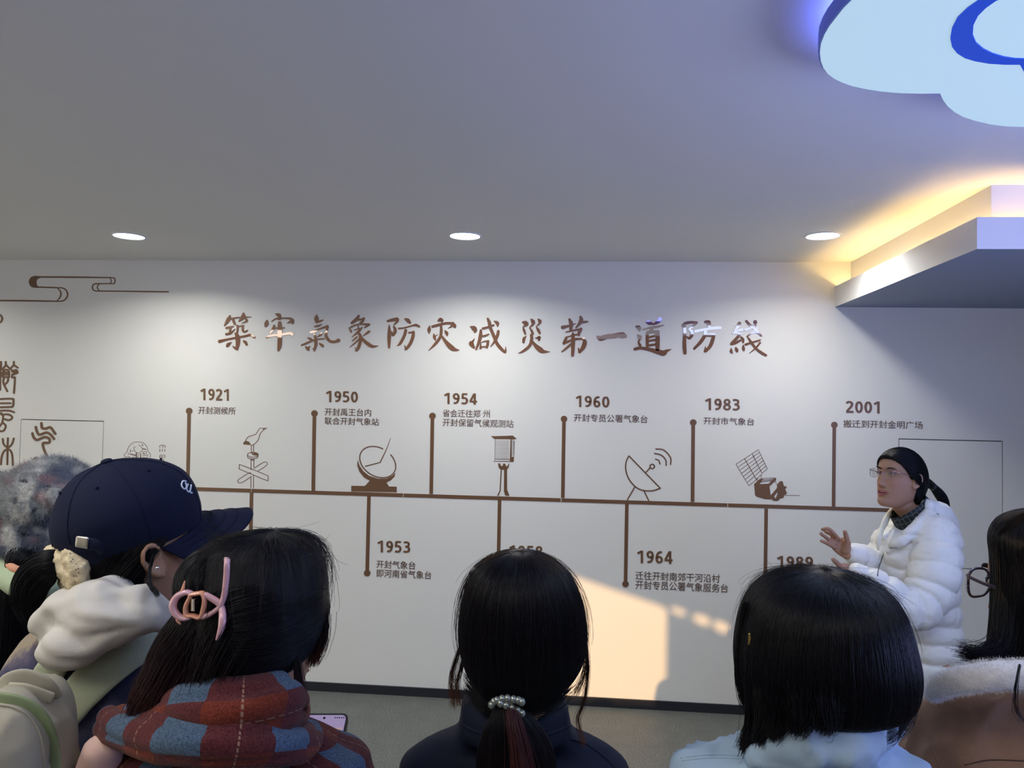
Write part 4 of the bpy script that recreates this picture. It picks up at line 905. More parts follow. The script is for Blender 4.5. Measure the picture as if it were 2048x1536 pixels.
shL, elL = Q(1868, 1070, 2.98), Q(1836, 1212, 2.93); shR, elR = Q(1795, 1065, 3.25), Q(1800, 1150, 3.30)
armsS = handR+handL+[tube([shL, (shL+elL)/2, elL], [.045, .04, .036], ns=16), tube([elL, (elL+wL)/2, wL], [.036, .032, .022], ns=16),
                     tube([shR, (shR+elR)/2, elR], [.045, .04, .036], ns=16), tube([elR, (elR+wR)/2, wR], [.036, .032, .022], ns=16)]
spk = person('person facing left in a white puffer jacket, speaking with both hands raised', xyS, hcS, MbS, MhS, 1.60, voxel=.0032, arms=armsS, mouth=1)
lower_clothes(spk, Q(1826, 1100, dS)[:2], MbS, 1.60, m_trd, m_shoe, .8)
# hair pulled back from a side parting into a low ponytail
def hairline(d, k=1.05, b_=.10):
    x, y, z = np.abs(d[..., 0]), d[..., 1], d[..., 2]
    ear = .9*np.exp(-((y+.10)/.17)**2-((z+.06)/.24)**2)*(x > .55)+.6*(x > .4)*(y > -.35)*(z < -.28)
    return z-(k*y+b_)-ear
def cap_fn(s, ax=(.0825, .104, .1265), drop=.0):
    def R(d):
        z = d[..., 2]; r = 1/np.sqrt((d[..., 0]/ax[0])**2+(d[..., 1]/ax[1])**2+(z/ax[2])**2)
        return s*r
    return R
def hair_cap(root, M, c, s, ax=(.0825, .104, .1265), k=1.05, b_=.10, mat_=None, name='hair'):
    ph = np.linspace(.01, pi-.01, 80); th = np.linspace(0, 2*pi, 140, endpoint=False)
    d = np.stack([np.outer(np.sin(ph), np.sin(th)), np.outer(np.sin(ph), np.cos(th)), np.outer(np.cos(ph), np.ones_like(th))], -1)
    Rf = cap_fn(s, ax); m_ = sstep(-.035, .02, hairline(d, k, b_)); r = Rf(d)*(.62+.38*m_)
    V, F = rings_mesh((d*r[..., None]) @ M.T+c); return part(name, (V, F), mat_ or m_hair, root)
def slerp(a, b_, t):
    dt = np.clip((a*b_).sum(-1, keepdims=True), -.9999, .9999); o = np.arccos(dt)
    return (np.sin((1-t)*o)*a+np.sin(t*o)*b_)/np.sin(o)
def cap_strands(root, M, c, s, tie, n, ax=(.0825, .104, .1265), k=1.05, b_=.10, part_x=.0, m_=14, lift=.004, **kw):
    """combed from the hairline and parting to the tie direction (head frame)"""
    Rf = cap_fn(s, ax); D = []; n = int(n*1.5)
    while len(D) < n:
        d = unit(rng.normal(size=3)); h_ = hairline(d, k, b_)
        if h_ > -.01 and (h_ < .35 or rng.random() < .5): D.append(d)
    D = np.array(D)[:, None, :]; t = np.linspace(0, 1, m_)[None, :, None]
    tie = unit(tie); S_ = slerp(D, np.broadcast_to(tie, D.shape), t)
    jit = rng.normal(size=(n, 1, 3))*.02*np.sin(pi*t); S_ = S_+jit; S_ /= np.linalg.norm(S_, axis=2, keepdims=True)
    P = S_*(Rf(S_)[..., None]+s*lift*rng.random((n, 1, 1))**2*np.sin(pi*t)**.5); return strands('hair_strands', root, P @ M.T+c, **kw)
AXS = (.0840, .116, .1240)
hair_cap(spk, MhS, hcS, 1.03, ax=AXS, k=1.22, b_=-.24)
cap_strands(spk, MhS, hcS, 1.03, (0, -.86, -.50), 6500, ax=AXS, k=1.22, b_=-.24, rad=.0006)
tieS = Q(1864, 972, 3.16)
R = tube_rings([Q(1852, 966, 3.14), tieS, Q(1880, 990, 3.17), Q(1889, 1006, 3.17), Q(1897, 1027, 3.16)], [.022, .013, .018, .016, .004], up=FW, ns=20)
part('ponytail', rings_mesh(R), m_hair, spk); loft_strands('ponytail_strands', spk, R, 900, u0=(.1, .3), u1=(.8, 1), lift=(0, .003), rad=.0006)
R = tube_rings([tieS+np.array([-.004, 0, .004]), tieS+np.array([.004, 0, -.004])], [.016, .016], up=FW); part('hair_tie', rings_mesh(R), mat('black_elastic', (.01, .01, .012), .6), spk)

# glasses
m_frame = mat('thin_metal_frame', (.55, .35, .38), .2, metal=1); m_lens = mat('clear_lens', (1, 1, 1), .02, trans=1, alpha=.25); m_endp = mat('lilac_end_piece', (.16, .16, .38), .3)
def glasses(root, M, c, s, m_f, m_l, rw=.0265, rh=.0205, th=.0012, zc=.010, yc=.101, name='glasses'):
    tr = lambda P: (np.asarray(P, float)*s) @ M.T+c
    ms = []
    a = np.linspace(0, 2*pi, 25)
    fr = []
    for sg in (-1, 1):
        ex = lambda v: np.sign(v)*np.abs(v)**.75
        P = np.stack([sg*(.0335+rw*ex(np.cos(a))), yc-.006*(np.abs(np.cos(a))*(np.cos(a) > 0)), zc-.002+rh*ex(np.sin(a))], 1)
        fr.append(tube(tr(P), th*s, ns=8, k=2, ends=False)); 
        fr.append(tube(tr([(sg*(.0335+rw-.002), yc-.006, zc+rh*.6), (sg*.070, yc-.012, zc+rh*.55), (sg*.0775, yc-.05, zc+.008), (sg*.0800, .0, zc+.006), (sg*.0815, -.012, zc+.000), (sg*.081, -.022, zc-.012)]), th*s, th*1.3*s, ns=8))
        n = 24; t = np.linspace(0, 2*pi, n, endpoint=False); C = np.stack([sg*(.0335+rw*.97*ex(np.cos(t))), np.full(n, yc), zc-.002+rh*.97*ex(np.sin(t))], 1)
        C2 = C+np.array([0, -.0012, 0]); V = np.vstack([tr(C), tr(C2)]); F = [tuple(range(n)), tuple(range(2*n-1, n-1, -1))]+[(i, (i+1) % n, n+(i+1) % n, n+i) for i in range(n)]
        part('lens', (V, F), m_l, root, smooth=False)
        fr.append(tube(tr([(sg*.010, yc-.004, zc+.004), (sg*.011, yc-.010, zc-.006)]), .002*s, ns=8))
    fr.append(tube(tr([(-.0085, yc, zc+.008), (0, yc+.003, zc+.011), (.0085, yc, zc+.008)]), th*s, ns=8))
    V = []; F = []; o = 0
    for v, f in fr: V.append(v); F += [tuple(i+o for i in q) for q in f]; o += len(v)
    return part(name, (np.vstack(V), F), m_f, root)
glasses(spk, MhS, hcS, 1.0, m_frame, m_lens, rw=.0245, rh=.0185, th=.0011, yc=.1035)
for sg in (-1, 1):
    P = (np.array([(sg*.059, .098, .020), (sg*.064, .094, .0195)])) @ MhS.T+hcS; part('end_piece', tube(P, .0022, .0026, ns=8), m_endp, spk)

# puffer jacket
def puffer_mat():
    m = mat('white_puffer', (.80, .78, .72), .45, spec=.35, sheen=.2, bump=.25, bscale=55, bdist=.003, attr='tint'); return m
m_puff = puffer_mat()
oS = np.array([xyS[0], xyS[1], 0.])
zt = lambda py: Q(1830, py, dS)[2]
z_hem, z_waist, z_sh, z_nk = zt(1350), zt(1235), zt(1052), zt(1030)
cS = lambda px, py, d=3.1: Q(px, py, d)
rows = []
def trow(py, xl, xr, d=3.1, fb=.155, expo=None):
    c = Q((xl+xr)/2, py, d); return (c, (xr-xl)/2*d/FPX, fb)
# torso as rings: (left edge px, right edge px) and camera-ward half thickness
TR = [(1374, 1757, 1923, .185), (1340, 1752, 1921, .190), (1290, 1748, 1915, .188), (1240, 1748, 1907, .180), (1190, 1747, 1906, .178), (1140, 1744, 1908, .182), (1095, 1748, 1911, .182), (1070, 1764, 1909, .165), (1055, 1780, 1900, .13), (1045, 1800, 1885, .10), (1038, 1815, 1875, .06)]
D = spline([(py, (a+b_)/2, (b_-a)/2, 0, f) for py, a, b_, f in TR], 4)
th = np.linspace(0, 2*pi, 48, endpoint=False); R = []
for py, px, hw, dd, hd in D:
    c = Q(px, py, 3.12); R.append(c+np.outer(np.sin(th)*hw*3.12/FPX, RT)-np.outer(np.cos(th)*hd, FW))
torso = rings_mesh(np.array(R))
slL = [Q(1868, 1068, 3.00), Q(1872, 1130, 2.93), Q(1852, 1195, 2.90), Q(1815, 1218, 2.88), Q(1765, 1180, 2.89), Q(1722, 1150, 2.92)]
slLr = [.085, .088, .084, .082, .062, .044]
slR = [Q(1800, 1070, 3.24), Q(1795, 1125, 3.30), Q(1772, 1142, 3.22), Q(1740, 1124, 3.12), Q(1712, 1109, 3.06)]
slRr = [.08, .08, .066, .058, .042]
hood = [ellipsoid(Q(1876, 1046, 3.16), (.080, .095, .048), M=frame(RT*.8-ZZ*.5)), tube([Q(1855, 1012, 3.05), Q(1880, 1030, 3.10), Q(1893, 1056, 3.18), Q(1880, 1046, 3.28), Q(1850, 1020, 3.3)], [.030, .050, .048, .045, .03], ns=20),
        tube([Q(1774, 1100, 3.03), Q(1802, 1080, 2.985), Q(1832, 1056, 2.985), Q(1858, 1028, 3.02)], [.012, .018, .024, .026], ns=16), tube([Q(1768, 1075, 3.08), Q(1778, 1052, 3.16), Q(1782, 1030, 3.20)], [.010, .014, .014], ns=12)]
me = fuse([torso, tube(slL, slLr, up=FW, ns=28), tube(slR, slRr, up=FW, ns=24)]+hood, .0065, 4)
P = get_co(me); N = get_no(me)
def along(P, pts):
    A = spline(np.array(pts), 10); best = np.full(len(P), 9.); s_ = np.zeros(len(P)); L_ = 0
    for i in range(len(A)-1):
        d = A[i+1]-A[i]; l = np.linalg.norm(d); t = np.clip(((P-A[i]) @ d)/(l*l), 0, 1); q = np.linalg.norm(P-A[i]-t[:, None]*d, axis=1)
        m_ = q < best; best[m_] = q[m_]; s_[m_] = L_+t[m_]*l; L_ += l
    return best, s_
bL, sL = along(P, slL); bR, sR = along(P, slR)
wob = vnoise(P, 14, 4, 2)
quilt = lambda s, per: np.abs(np.sin(pi*s/per))**.55-.55
inL = sstep(.096, .084, bL)*sstep(.02, .07, sL); inR = sstep(.085, .07, bR)*sstep(.02, .07, sR)
bump_t = quilt(P[:, 2]+.012*wob+.06*((P-oS) @ RT)*(P[:, 2] < z_waist), .072)
bump_l = quilt(sL+.010*wob, .070); bump_r = quilt(sR+.01*wob, .066)
topz = sstep(z_sh+.03, z_sh-.02, P[:, 2])
d = bump_t*(1-inL)*(1-inR)*topz+bump_l*inL*.95+bump_r*inR*.8
crs = np.minimum(0, vnoise(P*np.array([1, 1, .5]), 42, 9, 2))
set_co(me, P+N*(.0155*d+.004*crs+.0035*vnoise(P, 30, 2, 2)+.003*np.maximum(0, vnoise(P*np.array([1, 1, 2.5]), 60, 6, 2)))[:, None])
def puff_tint(P):
    # cream on the front panel, white elsewhere (the cloth itself is one off-white)
    return np.tile(np.array((.80, .785, .73)), (len(P), 1))
paint(me, puff_tint); jk = part('puffer_jacket', me, m_puff, spk)
for nm, pts, rr in (('cuff', [Q(1724, 1151, 2.915), Q(1712, 1146, 2.92)], .040), ('cuff', [Q(1713, 1110, 3.055), Q(1704, 1107, 3.05)], .038)):
    me = fuse([tube(pts, rr, ns=24)], .006, 2); paint(me, puff_tint); part(nm, me, m_puff, spk, parent=None)
# standing front collar flap, zip and chest wordmark
me = fuse([tube([Q(1762, 1062, 3.06), Q(1772, 1040, 3.10), Q(1784, 1018, 3.16)], [.012, .016, .010], [.006, .006, .005], up=FW, ns=12), tube([Q(1762, 1060, 3.05), Q(1758, 1078, 3.02), Q(1756, 1100, 3.02)], [.014, .012, .006], [.007, .006, .005], up=FW, ns=12)], .004, 2); paint(me, lambda P: np.tile(np.array((.80, .74, .55)), (len(P), 1)))
part('collar_flap', me, m_puff, spk, label='cream collar flap')
surf_tube('zip', spk, bvh_of(jk), [(1767, 1108), (1762, 1122), (1757, 1138), (1755, 1152)], .0016, mat('zip', (.05, .05, .05), .4, metal=.6), .0005)
# scarf-like printed shirt collar
def shirt_mat():
    m = bpy.data.materials.new('geometric_print'); nt, b = nodes_of(m); N = nt.nodes; L = nt.links
    uv = N.new('ShaderNodeUVMap'); sc = N.new('ShaderNodeVectorMath'); sc.operation = 'SCALE'; sc.inputs['Scale'].default_value = 48; L.new(uv.outputs[0], sc.inputs[0])
    v = N.new('ShaderNodeTexVoronoi'); v.feature = 'DISTANCE_TO_EDGE'; v.inputs['Scale'].default_value = 1; v.inputs['Randomness'].default_value = .25; L.new(sc.outputs[0], v.inputs['Vector'])
    cr = N.new('ShaderNodeValToRGB'); e = cr.color_ramp.elements; e[0].position = .0; e[0].color = (.17, .19, .15, 1); e[1].position = .07; e[1].color = (.008, .012, .016, 1); L.new(v.outputs[0], cr.inputs[0])
    L.new(cr.outputs[0], b.inputs['Base Color']); b.inputs['Roughness'].default_value = .8; return m
m_print = shirt_mat()
R = []; e1, e3 = unit(RT*.80+ZZ*.60), unit(RT*.60-ZZ*.80); th_ = np.linspace(0, 2*pi, 48, endpoint=False)
for t in np.linspace(0, 1, 10):
    R.append(Q(1815, 1012, 3.09)+e3*.078*t+np.outer(np.sin(th_)*(.082+.012*t), e1)-np.outer(np.cos(th_)*(.062+.014*t), FW))
uv_rings('shirt_collar', np.array(R), m_print, spk)
# small grey wordmark stitched on the chest
m_stitch = mat('grey_stitching', (.20, .20, .19), .7)
tS = bvh_of(jk)
f = lambda x, y: (1778+x, 1094.5+y)
for i, pl in enumerate([[(0, 0), (3, -.2)], [(1.5, 0), (1.4, 3)], [(4, 3), (4, .6), (6, .5), (6, 1.8), (4, 1.9)], [(7.2, 3), (7.2, .4)], [(7.2, .4), (9, .4), (9, 1.5)], [(10, .3), (10, 2.7), (11.6, 2.7)], [(12.4, 2.6), (12.4, .2), (14, .4), (14, 2.4)], [(15, .2), (16.6, .3)], [(15, .2), (15, 2.4), (16.6, 2.4)]]):
    surf_tube('stitched_letter', spk, tS, [f(*p) for p in pl], .0008, m_stitch, .0005)

# ================================================================ A : woman with the beaded hair tie (middle)
dA = 1.16
cA = crown_centre(1044, 1103, dA, .88); xyA = cA[:2]+FW[:2]*.0
MA = frame(FW)
A_ = person('person seen from behind in a navy jacket, low ponytail with a beaded tie', xyA, cA, MA, MA, 1.53, hs=.88)
lower_clothes(A_, xyA, MA, 1.53, m_trd, m_shoe)
RA = px_rings([(1103, 1043, 8, 0, .008), (1107, 1042, 34, 0, .035), (1122, 1042, 66, 0, .062), (1150, 1043, 94, 0, .085), (1190, 1044, 113, 0, .098), (1240, 1045, 123, 0, .104), (1290, 1045, 123, -.004, .100), (1330, 1044, 112, -.010, .092), (1362, 1040, 94, -.025, .074), (1388, 1030, 70, -.045, .050), (1406, 1016, 32, -.07, .026)], dA, expo=2.05)
part('hair', rings_mesh(RA), m_hair, A_)
loft_strands('hair_strands', A_, RA, 10000, u0=(0, .14), u1=(.75, 1), lift=(.0, .0035), rad=.00042)
loft_strands('flyaway_hairs', A_, RA, 260, u0=(0, .3), u1=(.3, .8), lift=(.004, .012), wild=.006, rad=.0003, c1=(.02, .008, .008))
dt = dA-.085
RP = tube_rings([Q(1012, 1400, dt+.01), Q(1012, 1418, dt), Q(1018, 1450, dt-.005), Q(1028, 1500, dt-.005), Q(1036, 1560, dt), Q(1040, 1640, dt+.01), Q(1038, 1720, dt+.02)], [.024, .017, .034, .050, .052, .044, .01], [.022, .017, .022, .026, .026, .022, .01], up=FW, ns=28)
part('ponytail', rings_mesh(RP), m_hair, A_)
loft_strands('ponytail_strands', A_, RP, 3500, u0=(.08, .25), u1=(.7, 1), lift=(0, .004), rad=.0004, c1=(.02, .012, .012))
lock('red_tinted_lock', A_, [Q(1022, 1418, dt-.02), Q(1030, 1450, dt-.036), Q(1040, 1500, dt-.040), Q(1048, 1560, dt-.038), Q(1050, 1640, dt-.03)], 520, .003, .009, rad=.0004, c0=(.05, .018, .022), c1=(.085, .024, .018), label='red-tinted lock')
for key, n_, sp in (([Q(928, 1275, dA), Q(912, 1320, dA-.01), Q(903, 1360, dA-.01), Q(908, 1412, dA-.01)], 36, .003), ([Q(930, 1300, dA), Q(922, 1340, dA-.01), Q(915, 1370, dA-.01), Q(922, 1410, dA-.01)], 30, .003), ([Q(945, 1330, dA), Q(935, 1352, dA), Q(948, 1372, dA)], 22, .004),
                    ([Q(1163, 1250, dA), Q(1172, 1300, dA-.01), Q(1168, 1350, dA-.01), Q(1150, 1390, dA-.01)], 40, .003), ([Q(1165, 1262, dA), Q(1176, 1330, dA-.01), Q(1168, 1400, dA-.01), Q(1155, 1440, dA-.01), Q(1166, 1488, dA-.01)], 26, .003)):
    lock('loose_lock', A_, key, n_, .0012, sp, rad=.0003, c0=BLACK, c1=RUST)
lock('hair_lock', A_, [Q(1112, 1372, dA-.04), Q(1092, 1392, dA-.05), Q(1062, 1406, dA-.06), Q(1030, 1412, dA-.075)], 700, .010, .006, rad=.0004)
lock('hair_lock', A_, [Q(950, 1372, dA-.04), Q(965, 1392, dA-.05), Q(985, 1404, dA-.06), Q(1005, 1412, dA-.075)], 500, .008, .006, rad=.0004)
# beaded tie
m_bead = mat('iridescent_bead', (.30, .33, .30), .16, metal=.65)
tie = bpy.data.objects.new('beaded_hair_tie', None); COL.objects.link(tie); tie.parent = A_; tie.location = v3(Q(1012, 1410, dt))-np.array(A_.location)
V0, F0 = ellipsoid((0, 0, 0), (.0052, .0052, .0058), n=9); bead0 = pymesh('bead', V0, F0); bead0.materials.append(m_bead); bead0.shade_smooth()
for i, (bx_, by_) in enumerate([(983, 1410), (994, 1401), (1004, 1398), (1015, 1397), (1027, 1399), (1037, 1401), (1044, 1404), (1001, 1407), (1012, 1411), (1024, 1416), (1035, 1421), (1044, 1427), (988, 1404), (1020, 1402), (1006, 1402)]):
    b = bpy.data.objects.new('bead', bead0); COL.objects.link(b); b.parent = tie; b.location = v3(Q(bx_, by_, dt-.024+.004*abs(i-6)/6))-np.array(A_.location)-np.array(tie.location)
def jacket(root, parts, voxel, m, name='jacket', sm=5, wr=.004, sc=9, seed=1, ridged=.5, stretch=(1, 1, 1), tint=None, label=None):
    me = fuse(parts, voxel, sm); wrinkle(me, wr, sc, seed, stretch, ridged); 
    if tint: paint(me, tint)
    return part(name, me, m, root, label=label)
def px_torso(rows, dep, **k): return rings_mesh(px_rings(rows, dep, **k))
def sleeves(M, xy, h, hz, r=.062, x=.175, bend=.05, drop=0):
    o = np.array([xy[0], xy[1], 0.]); X = lambda x_, y_, z_: o+M @ np.array([x_, y_, 0.])+np.array([0, 0, z_])
    return [tube([X(s_*(x-.06), 0, hz-.29-drop), X(s_*x, -.005, hz-.34-drop), X(s_*(x+.02), -.01, hz-.50-drop), X(s_*(x+.02), bend, .515*h)], [r*1.05, r*1.1, r, r*.72], up=M[:, 1], ns=24) for s_ in (-1, 1)]
zA = lambda py: Q(1044, py, dA)[2]
jacket(A_, [px_torso([(1392, 1030, 92, -.0, .070), (1402, 1030, 105, -.0, .085), (1430, 1030, 108, 0, .09), (1452, 1030, 112, 0, .095), (1463, 1030, 118, 0, .075), (1474, 1030, 160, 0, .055), (1496, 1030, 200, 0, .055), (1540, 1030, 232, 0, .11), (1640, 1032, 215, 0, .12), (1900, 1040, 190, 0, .12), (2150, 1040, 200, 0, .12)], dA+.02, expo=2.2)]+sleeves(MA, xyA, 1.53, cA[2], .046, .150, drop=.03), .008, m_navy, wr=.003, sc=8, label='navy jacket with a stand collar')
tA = bvh_of([c for c in A_.children if c.name.startswith('jacket')][-1])
surf_tube('collar_seam', A_, tA, [(922, 1448), (960, 1466), (1030, 1474), (1090, 1470), (1138, 1452)], .002, m_navy, -.0005)
surf_tube('yoke_seam', A_, tA, [(1140, 1478), (1175, 1490), (1210, 1515), (1230, 1536)], .002, m_navy, -.0005)

# ================================================================ B : woman with the shoulder-length bob (right)
dB = 1.02
cB = crown_centre(1645, 1133, dB, .88); MB = frame(turn(-14)); xyB = cB[:2]
B_ = person('person seen from behind in a pale denim jacket, with a black shoulder-length bob', xyB, cB, MB, MB, 1.55, hs=.88)
lower_clothes(B_, xyB, MB, 1.55, m_trb, m_shoew)
RB = px_rings([(1139, 1652, 10, 0, .008), (1143, 1650, 44, 0, .04), (1155, 1646, 84, 0, .068), (1178, 1645, 118, 0, .092), (1215, 1644, 142, 0, .110), (1270, 1644, 158, 0, .118), (1320, 1647, 166, 0, .118), (1362, 1648, 164, -.0, .112), (1386, 1646, 158, -.0, .106), (1400, 1640, 148, 0, .098), (1412, 1628, 128, .01, .086), (1422, 1610, 100, .02, .066)], dB, expo=2.1)
part('hair', rings_mesh(RB), m_hair, B_)
loft_strands('hair_strands', B_, RB, 13000, u0=(0, .10), u1=(.86, 1.0), lift=(0, .004), rad=.00042, drift=.03)
loft_strands('flyaway_hairs', B_, RB, 420, u0=(0, .15), u1=(.12, .5), lift=(.003, .012), wild=.008, rad=.0002)
for key, n_, s0, s1 in (([Q(1492, 1210, dB), Q(1482, 1290, dB), Q(1486, 1360, dB), Q(1500, 1420, dB)], 140, .002, .004), ([Q(1505, 1300, dB-.02), Q(1507, 1400, dB-.03), Q(1505, 1455, dB-.03), Q(1492, 1498, dB-.03)], 420, .004, .005), ([Q(1530, 1380, dB-.05), Q(1532, 1436, dB-.06), Q(1518, 1478, dB-.06)], 420, .006, .004),
                        ([Q(1560, 1400, dB-.08), Q(1558, 1440, dB-.08), Q(1545, 1470, dB-.08)], 420, .006, .004), ([Q(1600, 1400, dB-.095), Q(1600, 1436, dB-.1), Q(1592, 1460, dB-.1)], 420, .008, .004), ([Q(1650, 1400, dB-.105), Q(1652, 1436, dB-.11), Q(1648, 1456, dB-.11)], 420, .009, .004), ([Q(1485, 1260, dB), Q(1478, 1320, dB), Q(1482, 1380, dB), Q(1492, 1410, dB)], 70, .002, .004),
                        ([Q(1805, 1370, dB-.0), Q(1803, 1420, dB-.01), Q(1785, 1452, dB-.03), Q(1748, 1474, dB-.05)], 420, .006, .006), ([Q(1780, 1400, dB-.03), Q(1782, 1440, dB-.03), Q(1755, 1468, dB-.04)], 300, .01, .006)):
    lock('hair_lock', B_, key, n_, s0, s1, rad=.0004)
for o_, p_, d_ in ((B_, Q(1652, 1144, dB), .034), (A_, Q(1043, 1108, dA), .026)):
    lock('crown_lock', o_, [p_-RT*d_-ZZ*.006, p_+ZZ*.001, p_+RT*d_-ZZ*.007], 110, .0016, .0016, m_=10, wob=.0005, rad=.0004)
    lock('crown_lock', o_, [p_+FW*.02-ZZ*.002, p_+ZZ*.0015, p_-FW*.04-ZZ*.010], 110, .0022, .003, m_=10, wob=.0005, rad=.0004)
m_gold = mat('gold_clip', (.75, .55, .15), .2, metal=1)
part('hair_clip', tube([Q(1499, 1268, dB-.055), Q(1500, 1277, dB-.055), Q(1498, 1288, dB-.055)], [.0014, .002, .0014], ns=10), m_gold, B_, label='small gold hair clip')
jacket(B_, [px_torso([(1462, 1645, 80, 0, .05), (1484, 1640, 125, 0, .055), (1507, 1612, 205, -.01, .05), (1522, 1606, 234, -.01, .06), (1552, 1604, 255, 0, .09), (1700, 1615, 240, 0, .13), (1950, 1625, 225, 0, .13), (2300, 1630, 230, 0, .13)], dB+.02, expo=2.3)]+sleeves(MB, xyB, 1.55, cB[2], .048, .150, drop=.04)
       +[tube([Q(1520, 1520, dB-.04), Q(1580, 1500, dB-.075), Q(1650, 1492, dB-.085), Q(1720, 1486, dB-.08), Q(1762, 1462, dB-.03), Q(1778, 1466, dB+.03)], [.020, .026, .03, .03, .026, .02], [.012, .014, .015, .014, .012, .01], up=FW, ns=20)], .0075, m_denim, wr=.010, sc=17, seed=4, ridged=.9, label='pale blue denim jacket')
tB = bvh_of([c for c in B_.children if c.name.startswith('jacket')][-1])
m_thr = mat('denim_thread', (.25, .34, .45), .8)
for pts in ([(1362, 1516), (1420, 1510), (1480, 1512)], [(1365, 1522), (1420, 1516), (1480, 1518)]):
    surf_tube('seam', B_, tB, pts, .0007, m_thr, 0)

# ================================================================ C : woman with the claw clip and tartan scarf
dC = 1.01
cC = crown_centre(535, 1063, dC, .86, .02); MC = frame(dirmix(38, -12)); MCb = frame(turn(30)); xyC = Q(500, 1300, dC)[:2]
phone_arm = [tube([Q(600, 1620, dC+.05), Q(685, 1690, dC+.18), Q(655, 1570, dC+.30)], [.036, .034, .024], ns=16)]
hw, hp = Q(660, 1555, dC+.30), Q(652, 1520, dC+.335)
phone_arm += hand_geo(hw, hp, [[hp, Q(680, 1520, dC+.31), Q(672, 1490, dC+.31)], [hp, Q(610, 1520, dC+.33), Q(600, 1500, dC+.325)], [hp, Q(612, 1535, dC+.33), Q(600, 1518, dC+.325)], [hp, Q(614, 1550, dC+.33), Q(602, 1536, dC+.325)], [hp, Q(618, 1562, dC+.33), Q(607, 1552, dC+.325)]])
C_ = person('person in a red and blue tartan scarf, dark hair in a pink claw clip', xyC, cC, MCb, MC, 1.57, arms=phone_arm, hs=.86)
lower_clothes(C_, xyC, MCb, 1.57, m_trd, m_shoe)
RC = px_rings([(1063, 545, 10, 0, .01), (1068, 540, 52, 0, .045), (1086, 530, 94, 0, .07), (1115, 526, 116, 0, .085), (1160, 526, 124, 0, .098), (1210, 530, 121, 0, .102), (1255, 532, 110, 0, .098), (1300, 520, 98, 0, .088), (1335, 505, 84, -.005, .075), (1365, 485, 66, -.01, .06)], dC, expo=2.1)
part('hair', rings_mesh(RC), m_hair, C_)
clipc = Q(405, 1212, dC-.05)
# strands combed sideways to the clip
ax = (.090, .104, .115)
cap_strands(C_, np.stack([RT, FW, ZZ], 1), Q(526, 1208, dC), 1.0, (-.80, -.52, -.12), 7500, ax=(.084, .104, .094), k=.0, b_=-.75, rad=.00045)
loft_strands('flyaway_hairs', C_, RC, 420, u0=(0, .3), u1=(.2, .6), lift=(.003, .014), wild=.009, rad=.0003, c1=(.02, .009, .009))
lock('flyaway_tuft', C_, [Q(470, 1085, dC), Q(440, 1078, dC), Q(415, 1066, dC)], 60, .006, .009, rad=.0002)
# the twist standing above the clip, and the tail below it
R = tube_rings([Q(402, 1204, dC-.06), Q(400, 1180, dC-.055), Q(406, 1156, dC-.045), Q(426, 1145, dC-.03), Q(456, 1152, dC-.01)], [.026, .030, .030, .030, .028], up=FW, ns=24)
part('hair_twist', rings_mesh(R), m_hair, C_); loft_strands('twist_strands', C_, R, 1500, u0=(0, .2), u1=(.7, 1), lift=(0, .003), rad=.00042)
RT_ = tube_rings([Q(425, 1215, dC-.04), Q(400, 1262, dC-.055), Q(368, 1310, dC-.06), Q(335, 1365, dC-.065), Q(305, 1410, dC-.07), Q(285, 1450, dC-.06)], [.030, .034, .034, .026, .018, .005], [.022, .024, .024, .020, .014, .004], up=FW, ns=28)
part('hair_tail', rings_mesh(RT_), m_hair, C_); loft_strands('tail_strands', C_, RT_, 3200, u0=(0, .25), u1=(.7, 1), lift=(0, .006), wild=.006, rad=.00042, c1=(.05, .016, .018))
lock('hair_lock', C_, [Q(470, 1240, dC-.08), Q(440, 1300, dC-.085), Q(420, 1350, dC-.085), Q(392, 1392, dC-.08)], 900, .014, .008, rad=.00042, c1=(.03, .012, .014))
lock('hair_lock', C_, [Q(640, 1230, dC+.0), Q(640, 1270, dC), Q(632, 1300, dC), Q(626, 1322, dC)], 260, .006, .004, rad=.0004, c1=RED)
lock('hair_lock', C_, [Q(590, 1290, dC-.04), Q(596, 1340, dC-.05), Q(602, 1390, dC-.05), Q(604, 1425, dC-.05)], 120, .002, .004, rad=.00035, c1=RED)
# claw clip
def clip_mat():
    m = mat('translucent_pink_plastic', (.62, .36, .40), .22, spec=.6, coat=.4); nt = m.node_tree; b = nt.nodes['Principled BSDF']; b.inputs['Subsurface Weight'].default_value = .25; b.inputs['Subsurface Radius'].default_value = (.02, .01, .01); return m
m_clip = clip_mat()
qc = lambda cx, cy, d=dC-.105: Q(330+cx/9.6, 1100+cy/9.6, d)
cc_ = bpy.data.objects.new('claw_clip', None); COL.objects.link(cc_); cc_.parent = C_; cc_.location = qc(600, 1050)-np.array(C_.location)
def cpart(name, geo, m): 
    V, F = geo; me = pymesh(name, V-np.array(C_.location)-np.array(cc_.location), F); bm = bmesh.new(); bm.from_mesh(me); bmesh.ops.recalc_face_normals(bm, faces=bm.faces); bm.to_mesh(me); bm.free(); return link(name, me, m, cc_, smooth=True)
cpart('finger_loop', tube([qc(500, 830), qc(400, 815), qc(250, 880), qc(165, 1010), qc(165, 1150), qc(260, 1270), qc(380, 1310), qc(480, 1290)], [.003, .0035, .004, .0045, .0045, .004, .0035, .003], [.005]*8, up=FW, ns=16), m_clip)
m_clip2 = mat('peach_plastic', (.72, .33, .20), .25, spec=.6, coat=.3)
cpart('clip_frame', tube([qc(500, 850), qc(600, 840), qc(720, 830), qc(765, 950), qc(740, 1130), qc(680, 1290), qc(540, 1260), qc(430, 1250), qc(400, 1160), qc(420, 1040), qc(480, 920), qc(500, 850)], [.0026]*12, [.006]*12, up=FW, ns=14), m_clip2)
